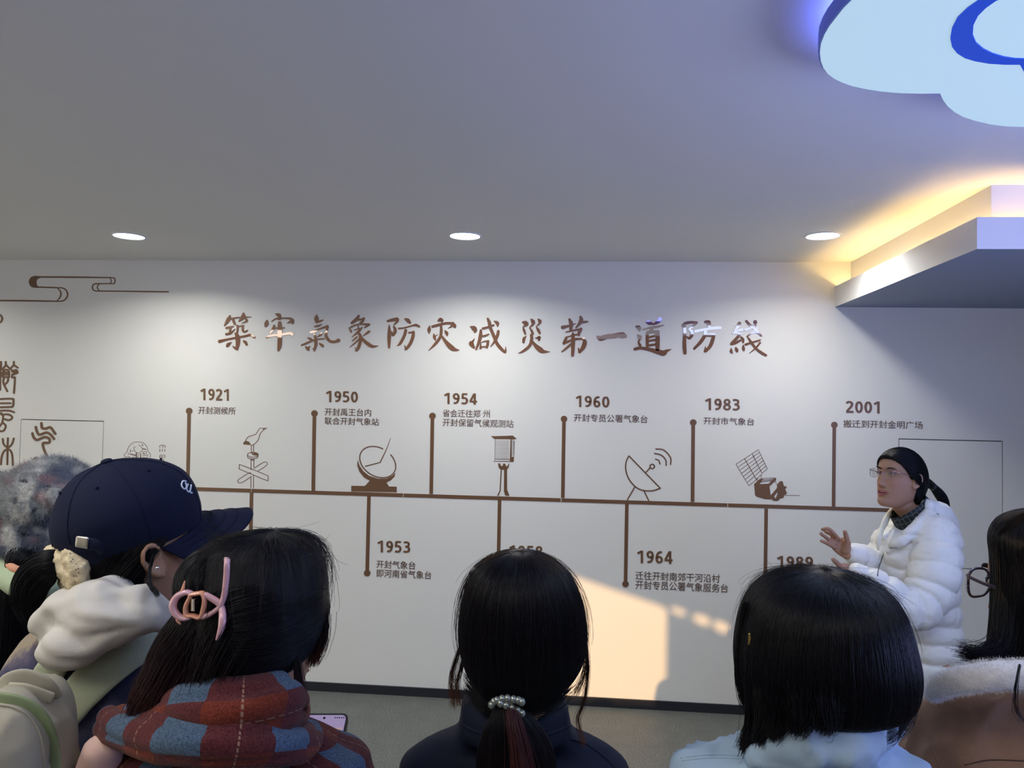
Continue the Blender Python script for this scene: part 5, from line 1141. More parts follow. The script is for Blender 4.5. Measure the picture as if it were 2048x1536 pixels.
cpart('clip_jaw', tube([qc(790, 860), qc(900, 930), qc(1020, 1010), qc(1090, 1120), qc(1105, 1300, dC-.112), qc(1085, 1480, dC-.114), qc(1010, 1700, dC-.112)], [.0032, .004, .004, .004, .0045, .004, .002], [.004]*7, up=FW, ns=16), m_clip)
cpart('clip_jaw', tube([qc(720, 1290), qc(850, 1240), qc(960, 1170), qc(1060, 1080), qc(1110, 960), qc(1150, 800), qc(1180, 500), qc(1190, 250), qc(1195, 170, dC-.095)], [.0032, .0032, .003, .003, .0034, .0036, .0036, .0034, .002], [.004]*9, up=FW, ns=16), m_clip)
cpart('clip_prong', tube([qc(320, 850), qc(345, 740), qc(380, 600)], [.003, .002, .0008], ns=10), m_clip2)
cpart('clip_prong', tube([qc(250, 1270), qc(250, 1350), qc(290, 1420)], [.003, .0025, .001], ns=10), m_clip2)
sp = []
for i in range(15*10):
    a = i/10*2*pi; y_ = 940+ (i/150)*230; sp.append(qc(535+36*cos(a), y_, dC-.107+.0035*sin(a)))
cpart('spring', tube(sp, .0006, ns=6, interp=False), mat('steel_spring', (.55, .5, .4), .3, metal=1))
# tartan scarf
def tartan():
    m = bpy.data.materials.new('tartan_wool'); nt, b = nodes_of(m); N = nt.nodes; L = nt.links
    uv = N.new('ShaderNodeUVMap'); sx = N.new('ShaderNodeSeparateXYZ'); L.new(uv.outputs[0], sx.inputs[0])
    def M_(op, a, b2=None, c=None):
        n = N.new('ShaderNodeMath'); n.operation = op
        for i, v in enumerate((a, b2, c)):
            if v is None: continue
            if isinstance(v, (int, float)): n.inputs[i].default_value = v
            else: L.new(v, n.inputs[i])
        return n.outputs[0]
    per = .105
    def band(src, w):
        f = M_('FRACT', M_('DIVIDE', src, per)); return M_('LESS_THAN', f, w)
    def line(src, at):
        f = M_('FRACT', M_('DIVIDE', src, per)); return M_('LESS_THAN', M_('ABSOLUTE', M_('SUBTRACT', f, at)), .0075)
    u, v = sx.outputs[0], sx.outputs[1]
    bu, bv = band(u, .52), band(v, .52); s = M_('MULTIPLY', M_('ADD', bu, bv), .5)
    cr = N.new('ShaderNodeValToRGB'); cr.color_ramp.interpolation = 'CONSTANT'; e = cr.color_ramp.elements
    e[0].position = 0; e[0].color = (.060, .095, .15, 1); e[1].position = .4; e[1].color = (.085, .018, .019, 1); k = e.new(.9); k.color = (.135, .024, .012, 1)
    L.new(s, cr.inputs[0])
    n = N.new('ShaderNodeTexNoise'); n.inputs['Scale'].default_value = 380; n.inputs['Detail'].default_value = 5; n.inputs['Roughness'].default_value = .75; tc = N.new('ShaderNodeTexCoord'); L.new(tc.outputs['Object'], n.inputs['Vector'])
    mr = N.new('ShaderNodeMapRange'); mr.inputs['From Min'].default_value = .3; mr.inputs['From Max'].default_value = .7; mr.inputs['To Min'].default_value = .3; mr.inputs['To Max'].default_value = 1.6; L.new(n.outputs['Fac'], mr.inputs['Value'])
    sc = N.new('ShaderNodeVectorMath'); sc.operation = 'SCALE'; L.new(cr.outputs[0], sc.inputs[0]); L.new(mr.outputs[0], sc.inputs['Scale'])
    ln = M_('MAXIMUM', line(u, .26), line(v, .26)); dsh = M_('GREATER_THAN', M_('FRACT', M_('MULTIPLY', M_('ADD', u, v), 130)), .35); ln = M_('MULTIPLY', ln, dsh)
    mx = N.new('ShaderNodeMix'); mx.data_type = 'RGBA'; L.new(ln, mx.inputs[0]); L.new(sc.outputs[0], mx.inputs[6]); mx.inputs[7].default_value = (.26, .15, .10, 1)
    L.new(mx.outputs[2], b.inputs['Base Color']); b.inputs['Roughness'].default_value = .95; b.inputs['Sheen Weight'].default_value = .08; b.inputs['Specular IOR Level'].default_value = .15
    bp = N.new('ShaderNodeBump'); bp.inputs['Strength'].default_value = .5; bp.inputs['Distance'].default_value = .002; L.new(n.outputs['Fac'], bp.inputs['Height']); L.new(bp.outputs[0], b.inputs['Normal'])
    return m
m_tart = tartan()
def fold_rings(R, amp, f1=3, f2=2, seed=0):
    nr, ns, _ = R.shape; c = R.mean(1, keepdims=True); O = R-c; l = np.linalg.norm(O, axis=2, keepdims=True)
    P = R.reshape(-1, 3); n = vnoise(P, 9, seed, 2)+.6*(1-2*np.abs(vnoise(P*np.array([.6, .6, 1.6]), 14, seed+3, 1)))
    th_ = np.linspace(0, 2*pi, ns, endpoint=False)[None, :]+1.5*vnoise(P, 5, seed+9, 1).reshape(nr, ns)
    cr_ = np.abs(np.sin(2.5*th_))**.45-.8
    return R+O/(l+1e-9)*((amp*n).reshape(nr, ns, 1)+(.7*amp*cr_)[..., None])
def wrap(pts, ru, rv, seed, name='scarf_fold', amp=.006):
    R = tube_rings([Q(*p) for p in pts], ru, rv, up=ZZ, ns=44, k=8); R = fold_rings(R, amp, seed=seed); return uv_rings(name, R, m_tart, C_)
wrap([(560, 1392, dC+.08), (572, 1412, dC-.0), (545, 1416, dC-.070), (480, 1425, dC-.10), (395, 1425, dC-.095), (320, 1430, dC-.07), (270, 1450, dC-.0), (290, 1430, dC+.08)], [.024, .028, .034, .036, .032, .028, .03, .03], [.020, .026, .032, .034, .026, .024, .03, .03], 3, amp=.010)
wrap([(588, 1462, dC+.05), (592, 1484, dC-.04), (520, 1484, dC-.110), (430, 1482, dC-.13), (350, 1478, dC-.115), (270, 1465, dC-.07), (235, 1450, dC-.02)], [.026, .030, .032, .032, .028, .030, .03], [.020, .024, .024, .024, .022, .026, .03], 5, amp=.009)
R = px_rings([(1432, 445, 120, 0, .05), (1456, 450, 190, -.01, .065), (1482, 460, 228, -.018, .072), (1500, 470, 252, -.022, .085), (1540, 473, 264, -.022, .11), (1580, 475, 272, -.015, .14), (1640, 478, 275, -.01, .165), (1720, 480, 262, 0, .15)], dC+.03, ns=90, k=6, expo=2.2)
Pp = R.reshape(-1, 3); R = fold_rings(R, .013, seed=8)
uv_rings('scarf_shawl', R, m_tart, C_)
jacket(C_, [px_torso([(1500, 460, 90, -.02, .04), (1530, 465, 190, -.02, .05), (1575, 470, 225, -.01, .09), (1700, 476, 230, 0, .13), (1950, 480, 200, 0, .12), (2300, 480, 215, 0, .12)], dC+.04, expo=2.2)]+[sleeves(MCb, xyC, 1.57, cC[2]-.04, .045, .14)[0], tube([Q(590, 1600, dC+.03), Q(640, 1670, dC+.06), Q(690, 1690, dC+.18), Q(662, 1610, dC+.28)], [.05, .05, .045, .034], ns=22)], .010, mat('dark_coat', (.02, .02, .028), .85), name='coat')
part('scarf_end', rings_mesh(fold_rings(tube_rings([Q(205, 1500, dC-.05), Q(200, 1560, dC-.03), Q(205, 1640, dC-.02)], [.022, .03, .03], [.02, .028, .03], ns=24), .002)), mat('blush_knit', (.62, .40, .34), .85), C_, label='blush pink sleeve edge')
# phone held in her far hand
ph = thing('phone', 'phone with a lit lilac screen held beside the tartan scarf', 'phone', Q(650, 1438, dC+.27))
Mp = np.stack([unit(RT*1.0+FW*.1-ZZ*.02), unit(FW*.80+ZZ*.60), unit(np.cross(unit(RT), unit(FW*.80+ZZ*.60)))], 1)
def rbox(w_, h_, t_, r=.008, n=6):
    pts = []
    for cx, cy, a0 in ((w_/2-r, h_/2-r, 0), (-w_/2+r, h_/2-r, 90), (-w_/2+r, -h_/2+r, 180), (w_/2-r, -h_/2+r, 270)):
        for i in range(n+1): a = radians(a0+90*i/n); pts.append((cx+r*cos(a), cy+r*sin(a)))
    n_ = len(pts); V = [(x, y, -t_/2) for x, y in pts]+[(x, y, t_/2) for x, y in pts]
    F = [tuple(range(n_-1, -1, -1)), tuple(range(n_, 2*n_))]+[(i, (i+1) % n_, n_+(i+1) % n_, n_+i) for i in range(n_)]
    return np.array(V), F
pc = v3(ph.location)+Mp[:, 1]*-.072
def plocal(geo, off): V, F = geo; return (V+np.array(off)) @ Mp.T+pc, F
part('phone_case', plocal(rbox(.078, .158, .010, .010), (0, 0, 0)), mat('black_phone_case', (.01, .01, .012), .35), ph, smooth=False)
part('screen', plocal(rbox(.071, .151, .001, .007), (0, 0, .0056)), mat('lit_screen', (.1, .1, .1), .15, emis=(.36, .27, .50), estr=.75), ph, smooth=False)
part('camera_hole', plocal(rbox(.004, .004, .0004, .0019), (0, .070, .0064)), mat('camera_hole', (.003, .003, .003), .2), ph, smooth=False)
for i in range(5): part('status_icon', plocal(rbox(.0022, .0022, .0003, .0008), (.018+.0035*i, .0705, .0064)), mat('status_icon', (.02, .02, .04), .4), ph, smooth=False)
part('picture_band', plocal(rbox(.066, .03, .0003, .002), (0, .038, .0063)), mat('picture_band', (.2, .2, .2), .4, emis=(.55, .30, .28), estr=.55), ph, smooth=False)


# ================================================================ D : woman in the navy cap
dD = 1.23
cD = Q(284, 1102, dD); MD = frame(dirmix(47, 20)); MDb = frame(turn(42)); xyD = Q(235, 1250, dD)[:2]
D_ = person('person in a navy baseball cap and white hood, facing right', xyD, cD, MDb, MD, 1.62, hs=.97, voxel=.005)
lower_clothes(D_, xyD, MDb, 1.62, m_trb, m_shoew)
hair_cap(D_, MD, cD, .95, k=1.1, b_=-.05)
cap_strands(D_, MD, cD, .952, (0, -.80, -.45), 3800, k=1.1, b_=-.05, rad=.00045)
for key, n_, a_, b2 in (([Q(306, 1112, dD-.082), Q(299, 1142, dD-.090), Q(300, 1168, dD-.105), Q(316, 1190, dD-.125)], 46, .001, .0012),
                        ([Q(268, 1122, dD-.075), Q(250, 1142, dD-.08), Q(230, 1158, dD-.075), Q(215, 1178, dD-.07)], 800, .007, .008), ([Q(232, 1116, dD-.075), Q(210, 1132, dD-.075), Q(188, 1144, dD-.075), Q(160, 1142, dD-.065)], 800, .007, .006)):
    lock('hair_lock', D_, key, n_, a_, b2, rad=.0004)
part('nape_hair', fuse([ellipsoid(Q(222, 1128, dD-.01), (.062, .058, .050)), ellipsoid(Q(262, 1140, dD-.02), (.045, .055, .040))], .006, 3), m_hair, D_)
part('earring', ellipsoid(Q(314.5, 1136, dD-.087), (.0028, .0028, .0028), n=8), mat('silver_stud', (.8, .8, .85), .1, metal=1), D_)
# cap
m_cap = mat('navy_cotton', (.0038, .0065, .026), .8, spec=.2, bump=.3, bscale=500, bdist=.0006)
Mc = frame(dirmix(47, 18))*1.03; ccap = Q(267, 1064, dD)
cap = bpy.data.objects.new('baseball_cap', None); COL.objects.link(cap); cap.parent = D_
def kpart(name, V, F, m, sm=True):
    me = pymesh(name, V-np.array(D_.location), F); bm = bmesh.new(); bm.from_mesh(me); bmesh.ops.recalc_face_normals(bm, faces=bm.faces); bm.to_mesh(me); bm.free(); return link(name, me, m, cap, smooth=sm)
CAPROWS = [(-.014, 0, 0, .0830, .102, .102), (-.004, 0, 0, .0845, .104, .104), (.015, 0, 0, .087, .107, .108), (.045, 0, 0, .085, .105, .106), (.072, 0, 0, .074, .094, .094), (.095, 0, -.002, .056, .070, .074), (.110, 0, -.004, .034, .040, .048), (.1175, 0, -.006, .010, .012, .016), (.1185, 0, -.006, .002, .002, .003)]
Rc = zrings(CAPROWS, ns=96, k=8, expo=2.05)
sh_ = (1-sstep(.02, .07, Rc[..., 1]))*0
n_ = vnoise(Rc.reshape(-1, 3), 16, 3, 2).reshape(Rc.shape[:2]); Rc = Rc*(1+.012*n_[..., None])
opening = lambda q: (q[..., 1] < -.05) & (np.abs(q[..., 0]) < .040) & (q[..., 2] < .024-16*q[..., 0]**2)
V = Rc.reshape(-1, 3); F = [f for f in grid_faces(*Rc.shape[:2]) if not opening(V[list(f)].mean(0))]
dome = kpart('crown', V @ Mc.T+ccap, F, m_cap)
mod = dome.modifiers.new('thick', 'SOLIDIFY'); mod.thickness = .002; mod.offset = -1

fr_ = ring_sampler(Rc)
for i in range(6):
    u = np.linspace(.05, .97, 26); P = fr_(u, np.full(26, (i+.5)/6 if True else 0)); P = P*1.004
    if i in (2, 3): P = P[P[:, 2] > .028] if len(P[P[:, 2] > .028]) > 3 else P
    g = tube(P @ Mc.T+ccap, .0007, ns=6, interp=False); kpart('panel_seam', g[0], g[1], m_cap)
g = ellipsoid((0, -.006, .120), (.0085, .0085, .004), n=12); kpart('button', g[0] @ Mc.T+ccap, g[1], m_cap)
for i in range(6):
    p = fr_(np.array([.62]), np.array([i/6.])); g = tube(np.array([p[0]*.999, p[0]*1.012]) @ Mc.T+ccap, .0022, ns=8); kpart('eyelet', g[0], g[1], m_cap)
# brim
nb, mb = 22, 34; V = []; 
for lay in (0, 1):
    for i in range(nb):
        t = i/(nb-1)
        for j in range(mb):
            a = radians(-84+168*j/(mb-1)); x0_, y0_ = .083*sin(a), .098*cos(a)*1.0
            reach = .088*cos(a)**.55 if cos(a) > 0 else 0
            y_ = y0_+t*reach; x_ = x0_*(1+.10*t)
            z_ = -.008-.9*x_**2*4.2*(.4+.6*t)-.30*t*reach-lay*.0032
            V.append((x_, y_, z_))
F = []
for lay in (0, 1): F += grid_faces(nb, mb, False, lay*nb*mb)
edge = [(0, j) for j in range(mb)]+[(i, mb-1) for i in range(1, nb)]+[(nb-1, j) for j in range(mb-2, -1, -1)]+[(i, 0) for i in range(nb-2, 0, -1)]
for k_ in range(len(edge)):
    a, b2 = edge[k_], edge[(k_+1) % len(edge)]; F.append((a[0]*mb+a[1], b2[0]*mb+b2[1], nb*mb+b2[0]*mb+b2[1], nb*mb+a[0]*mb+a[1]))
Vb = np.array(V); kpart('brim', Vb @ Mc.T+ccap, F, m_cap)
for tt in (.25, .5, .75):
    P = Vb[:nb*mb].reshape(nb, mb, 3)[int(tt*(nb-1)), 2:-2]+np.array([0, 0, .0006]); g = tube(P @ Mc.T+ccap, .0006, ns=6, interp=False); kpart('brim_stitching', g[0], g[1], m_cap)
# strap, buckle, tag, embroidered lettering
a = np.linspace(radians(148), radians(222), 12); P = np.stack([.085*np.sin(a), .106*np.cos(a), np.full(12, -.010)], 1); g = tube(P @ Mc.T+ccap, .011, .0018, up=-FW, ns=12); kpart('strap', g[0], g[1], m_cap)
m_buck = mat('brushed_buckle', (.62, .60, .55), .3, metal=1)
g = tube([Q(154, 1083, dD-.118), Q(175, 1086, dD-.122)], .0085, .002, up=-FW, ns=12, expo=6); kpart('buckle', g[0], g[1], m_buck)
g = tube([Q(172, 1087, dD-.120), Q(192, 1091, dD-.120), Q(205, 1106, dD-.116)], [.009, .0085, .005], [.0015]*3, up=-FW, ns=10); kpart('strap_end', g[0], g[1], m_cap)
g = tube([Q(122, 1072, dD-.03), Q(128, 1084, dD-.035)], .004, .001, up=-FW, ns=8); kpart('tag', g[0], g[1], mat('dark_red_tag', (.12, .008, .02), .7))
dome_me = dome.data; Vw = [v.co+Vector(D_.location) for v in dome_me.vertices]; tD = BVHTree.FromPolygons(Vw, [tuple(p.vertices) for p in dome_me.polygons])
m_emb = mat('white_embroidery', (.62, .68, .78), .8)
for pl in ([(372, 963), (366, 962), (363, 970), (368, 978), (373, 974), (371, 966)], [(376, 968), (373, 978), (377, 984), (381, 978), (382, 970)], [(382, 972), (380, 984), (384, 986)]):
    P = snap_line(tD, pl, .0012)
    if len(P) > 2: g = tube(P, .0013, ns=8, interp=False); kpart('embroidered_letter', g[0], g[1], m_emb)
# scrunchie and ponytail
m_scr = mat('cream_speckled_cloth', (.60, .50, .33), .85, var=.15, vscale=30, bump=.3, bscale=200)
scr = fuse([tube([Q(133, 1094, dD-.06), Q(150, 1110, dD-.085), Q(160, 1140, dD-.09), Q(152, 1168, dD-.08), Q(138, 1162, dD-.05)], [.012, .016, .018, .015, .012], ns=20), tube([Q(133, 1095, dD-.06), Q(113, 1105, dD-.05), Q(104, 1118, dD-.05), Q(112, 1124, dD-.055)], [.010, .014, .010, .006], ns=16),
            tube([Q(140, 1112, dD-.075), Q(124, 1124, dD-.08), Q(140, 1148, dD-.085), Q(150, 1160, dD-.085)], [.014, .013, .013, .012], ns=16)], .0035, 2)
wrinkle(scr, .006, 45, 4, (1, 1, 1), .8); part('scrunchie', scr, m_scr, D_)
so_ = [c for c in D_.children if c.name.startswith('scrunchie')][0]; tq = bvh_of(so_); m_dot = mat('dark_speck', (.10, .07, .06), .9)
for x, y in ((139, 1106), (145, 1118), (152, 1128), (141, 1122), (156, 1137), (151, 1139), (152, 1152), (157, 1145), (147, 1152), (149, 1164)):
    surf_tube('speck', D_, tq, [(x, y), (x+1.2, y+.8)], .0006, m_dot, .0004)
R = tube_rings([Q(140, 1132, dD-.06), Q(112, 1130, dD-.075), Q(85, 1140, dD-.08), Q(64, 1165, dD-.08), Q(56, 1195, dD-.08), Q(60, 1222, dD-.08), Q(66, 1240, dD-.08)], [.012, .020, .024, .022, .018, .010, .003], [.012, .018, .020, .018, .014, .008, .003], up=FW, ns=24)
part('ponytail', rings_mesh(R), m_hair, D_); loft_strands('ponytail_strands', D_, R, 1800, u0=(.05, .2), u1=(.75, 1), lift=(0, .004), wild=.004, rad=.0004)
# white sweatshirt hood
m_hood = mat('white_sweatshirt', (.52, .49, .45), .85, bump=.2, bscale=250, bdist=.0008)
hood = fuse([tube([Q(356, 1238, dD-.06), Q(310, 1212, dD-.09), Q(250, 1192, dD-.105), (Q(185, 1198, dD-.11)), Q(125, 1215, dD-.09), Q(100, 1245, dD-.08)], [.006, .018, .026, .027, .025, .020], [.014, .026, .034, .036, .034, .03], up=FW, ns=24),
             tube([Q(348, 1236, dD-.06), Q(290, 1232, dD-.11), Q(225, 1242, dD-.13), Q(165, 1265, dD-.13), Q(118, 1290, dD-.11), Q(96, 1262, dD-.09)], [.008, .024, .036, .044, .034, .022], [.014, .03, .036, .040, .034, .03], up=FW, ns=24),
             ellipsoid(Q(208, 1228, dD-.06), (.075, .06, .042)), ellipsoid(Q(140, 1250, dD-.08), (.045, .05, .050))], .006, 4)
P = get_co(hood); N = get_no(hood); q1 = (P-Q(345, 1225, dD-.08)); rr_ = np.sqrt((q1 @ RT)**2+(q1 @ ZZ)**2); an = np.arctan2(q1 @ ZZ, -(q1 @ RT))
set_co(hood, P+N*((.0075*np.sin(an*10+7*vnoise(P, 6, 3))+.0018*np.sin(an*24+9*vnoise(P, 9, 13))-.003)*sstep(.0, .10, rr_)+.004*vnoise(P, 16, 8))[:, None]); wrinkle(hood, .0025, 14, 77, (.8, .8, 1.5), .6); part('hood', hood, m_hood, D_)
hp_ = tube([Q(122, 1318, dD-.10), Q(92, 1300, dD-.09), Q(80, 1262, dD-.08), Q(86, 1222, dD-.075)], .004, .006, ns=10); part('hood_hem', hp_, m_hood, D_)
def patch_denim():
    m = bpy.data.materials.new('patched_denim'); nt, b = nodes_of(m); N = nt.nodes; L = nt.links
    tc = N.new('ShaderNodeTexCoord'); n = N.new('ShaderNodeTexNoise'); n.inputs['Scale'].default_value = 5.5; n.inputs['Detail'].default_value = 2; L.new(tc.outputs['Object'], n.inputs['Vector'])
    cr = N.new('ShaderNodeValToRGB'); e = cr.color_ramp.elements; e[0].position = .44; e[0].color = (.012, .018, .055, 1); e[1].position = .62; e[1].color = (.26, .21, .15, 1)
    k = e.new(.50); k.color = (.045, .040, .085, 1); k = e.new(.56); k.color = (.10, .085, .12, 1)
    f = N.new('ShaderNodeTexNoise'); f.inputs['Scale'].default_value = 120; L.new(tc.outputs['Object'], f.inputs['Vector'])
    ad = N.new('ShaderNodeMath'); ad.operation = 'MULTIPLY_ADD'; ad.inputs[1].default_value = .12; ad.inputs[2].default_value = -.06; L.new(f.outputs['Fac'], ad.inputs[0])
    a2 = N.new('ShaderNodeMath'); a2.operation = 'ADD'; L.new(n.outputs['Fac'], a2.inputs[0]); L.new(ad.outputs[0], a2.inputs[1]); L.new(a2.outputs[0], cr.inputs[0])
    L.new(cr.outputs[0], b.inputs['Base Color']); b.inputs['Roughness'].default_value = .9
    bp = N.new('ShaderNodeBump'); bp.inputs['Strength'].default_value = .4; bp.inputs['Distance'].default_value = .001; L.new(f.outputs['Fac'], bp.inputs['Height']); L.new(bp.outputs[0], b.inputs['Normal'])
    return m
jd = jacket(D_, [px_torso([(1205, 235, 60, 0, .05), (1235, 228, 105, 0, .085), (1270, 218, 150, 0, .105), (1330, 210, 180, 0, .118), (1420, 210, 185, 0, .12), (1600, 205, 170, 0, .11), (1850, 205, 150, 0, .11), (2150, 205, 155, 0, .11)], dD+.02, expo=2.3)]+sleeves(MDb, xyD, 1.62, cD[2]-.02, .052, .13), .008, patch_denim(), wr=.005, sc=9, seed=12, ridged=.6, label='dark blue jacket with worn pale patches')
jd.visible_shadow = True
tJ = bvh_of(jd)
surf_tube('white_stripe', D_, tJ, [(262, 1266), (290, 1252)], .008, mat('white_print', (.55, .57, .62), .8), .0, rv=.001)
# backpack worn on both shoulders
bp_ = thing('backpack', 'pale beige and green backpack on the back of the woman in the navy cap', 'backpack', tuple(Q(40, 1760, .98)))
m_bag = mat('beige_nylon', (.36, .33, .25), .6, bump=.2, bscale=400, bdist=.0006); m_green = mat('sage_nylon', (.22, .27, .13), .6); m_strap = mat('pale_green_strap', (.36, .39, .27), .7, bump=.15, bscale=300)
def ribbon(name, pts, w_, root, m, lift=.006, th_=.006, tree=None):
    tree = tree or tJ; P = snap_line(tree, pts, lift); 
    if len(P) < 3: return
    x = np.linspace(0, 1, len(P)); P = np.stack([np.convolve(np.pad(P[:, i], 3, 'edge'), np.ones(7)/7, 'valid') for i in range(3)], 1)
    R = tube_rings(P, np.interp(x, np.linspace(0, 1, len(w_)), w_), th_, up=-FW, ns=24, expo=3.2, interp=False); return part(name, rings_mesh(R), m, root)
ribbon('shoulder_strap', [(372, 1246), (330, 1262), (280, 1288), (225, 1325), (175, 1370), (140, 1412), (126, 1450)], [.018, .024, .028, .029, .029, .026, .020], bp_, m_strap, .010, .007)
ribbon('shoulder_strap', [(122, 1322), (100, 1340), (84, 1372), (80, 1410)], [.018, .022, .022, .02], bp_, m_strap, .012, .006)
bag = fuse([tube([Q(28, 1402, .985), Q(30, 1470, .975), Q(32, 1560, .97), Q(36, 1720, .97)], [.050, .064, .072, .074], [.035, .050, .058, .060], up=FW, ns=40, expo=2.8), ellipsoid(Q(95, 1440, 1.0), (.030, .035, .055)), ellipsoid(Q(8, 1500, .925), (.050, .040, .075))], .006, 4)
wrinkle(bag, .006, 12, 21, (1, 1, .6), .7); bo = part('body', bag, m_bag, bp_); tG = bvh_of(bo)
ribbon('trim_band', [(-20, 1398), (20, 1402), (60, 1416), (88, 1446), (102, 1490), (108, 1536), (110, 1580)], [.009, .010, .011, .011, .010, .010], bp_, m_green, .001, .003, tG)
surf_tube('piping', bp_, tG, [(-10, 1408), (30, 1415), (62, 1436), (82, 1475), (88, 1530), (88, 1570)], .0016, m_bag, .001)
R = tube_rings([Q(116, 1392, .985), Q(92, 1370, .975), Q(50, 1358, .97), Q(16, 1366, .965), Q(14, 1382, .962), Q(50, 1384, .96), Q(104, 1396, .97)], [.006, .010, .013, .012, .012, .011, .007], .003, up=FW, ns=16, expo=3); part('carry_handle', rings_mesh(R), m_bag, bp_)
def mesh_mat():
    m = bpy.data.materials.new('spacer_mesh'); nt, b = nodes_of(m); N = nt.nodes; L = nt.links
    tc = N.new('ShaderNodeTexCoord'); v = N.new('ShaderNodeTexVoronoi'); v.inputs['Scale'].default_value = 300; v.inputs['Randomness'].default_value = .1; L.new(tc.outputs['Object'], v.inputs['Vector'])
    cr = N.new('ShaderNodeValToRGB'); e = cr.color_ramp.elements; e[0].position = .3; e[0].color = (.01, .012, .03, 1); e[1].position = .45; e[1].color = (.13, .17, .27, 1); L.new(v.outputs['Distance'], cr.inputs[0]); L.new(cr.outputs[0], b.inputs['Base Color']); b.inputs['Roughness'].default_value = .9; return m
R = tube_rings([Q(132, 1440, 1.03), Q(130, 1480, 1.02), Q(122, 1536, 1.01), Q(118, 1600, 1.01)], [.006, .010, .013, .014], .02, up=FW, ns=18, expo=3); part('back_padding', rings_mesh(R), mesh_mat(), bp_)

# ================================================================ E : woman in the fluffy knitted hat
dE = 1.62
cE = Q(92, 1062, dE); ME = frame(turn(12)); xyE = cE[:2]
E_ = person('person seen from behind in a fluffy grey-blue knitted hat', xyE, cE, ME, ME, 1.60, hs=.95)
lower_clothes(E_, xyE, ME, 1.60, m_trd, m_shoe)
hair_cap(E_, ME, cE, .93, k=1.0, b_=0)
hat = fuse([ellipsoid(Q(104, 1008, dE), (.092, .105, .094)), ellipsoid(Q(92, 1060, dE), (.100, .108, .062)), ellipsoid(Q(26, 1030, dE-.03), (.060, .075, .078), M=frame(RT*.3+ZZ*.1+FW)), ellipsoid(Q(5, 985, dE-.0), (.055, .07, .035)),
            tube([Q(74, 990, dE-.09), Q(100, 992, dE-.10), Q(135, 1006, dE-.095), Q(160, 1006, dE-.06)], [.014, .018, .017, .010], ns=16), tube([Q(40, 965, dE-.05), Q(55, 1000, dE-.095), Q(85, 1025, dE-.105)], [.016, .018, .012], ns=16)], .006, 4)
wrinkle(hat, .007, 13, 31, (1, 1, 1), .7)
def hat_col(P):
    a = vnoise(P, 28, 41, 2); b_ = vnoise(P*np.array([1, 1, 1.4]), 16, 42, 2); c = vnoise(P, 60, 43, 1)
    C = np.tile(np.array((.30, .31, .31)), (len(P), 1)); k = sstep(-.05, .30, b_)[:, None]*.85; C = C*(1-k)+np.array((.10, .125, .18))*k
    k = sstep(.15, .4, a)[:, None]*.9; C = C*(1-k)+np.array((.52, .51, .48))*k
    band = sstep(.20, .32, np.sin((P @ ZZ)*46+(P @ RT)*24+2*vnoise(P, 8, 3)))[:, None]*sstep(-.1, .2, -a)[:, None]*.75; C = C*(1-band)+np.array((.30, .18, .19))*band
    k = sstep(.52, .62, c)[:, None]; return C*(1-k)+np.array((.03, .03, .05))*k
paint(hat, hat_col); ho = part('knitted_hat', hat, mat('mohair', (.4, .4, .45), .95, attr='tint', sheen=.5, bump=.5, bscale=180, bdist=.003), E_)
fuzz('hat_fuzz', E_, ho, 80000, .0060, .00022, lambda P: hat_col(P)*1.15, droop=.1)
R = tube_rings([Q(62, 1100, dE-.075), Q(40, 1118, dE-.10), Q(32, 1138, dE-.105), Q(24, 1180, dE-.11), Q(18, 1260, dE-.11), Q(14, 1360, dE-.105), Q(12, 1430, dE-.10)], [.026, .026, .018, .034, .040, .036, .014], [.02, .02, .016, .024, .026, .022, .01], up=FW, ns=24)
part('ponytail', rings_mesh(R), m_hair, E_); loft_strands('ponytail_strands', E_, R, 1600, u0=(0, .2), u1=(.8, 1), lift=(0, .003), rad=.0005)
part('hair_tie', tube([Q(18, 1130, dE-.115), Q(30, 1138, dE-.128), Q(46, 1143, dE-.122), Q(50, 1148, dE-.10)], .0065, .008, ns=12), mat('peach_elastic', (.62, .30, .18), .8), E_)
je = jacket(E_, [px_torso([(1150, 78, 55, 0, .05), (1175, 76, 95, 0, .085), (1210, 70, 130, 0, .10), (1260, 62, 165, 0, .115), (1400, 60, 175, 0, .125), (1700, 62, 170, 0, .13), (1950, 64, 172, 0, .13)], dE+.02, expo=2.3)]+sleeves(ME, xyE, 1.60, cE[2], .052, .155), .010, mat('black_navy_coat', (.010, .012, .022), .85), wr=.004, name='coat')
part('collar', fuse([tube([Q(118, 1120, dE-.04), Q(108, 1165, dE-.10), Q(60, 1175, dE-.13), Q(10, 1150, dE-.10), Q(-18, 1115, dE-.02), Q(40, 1100, dE+.09)], [.022, .026, .026, .026, .026, .022], ns=22)], .006, 3), mat('pale_green_fleece', (.38, .46, .30), .9, bump=.4, bscale=90, bdist=.003), E_, label='pale green collar')

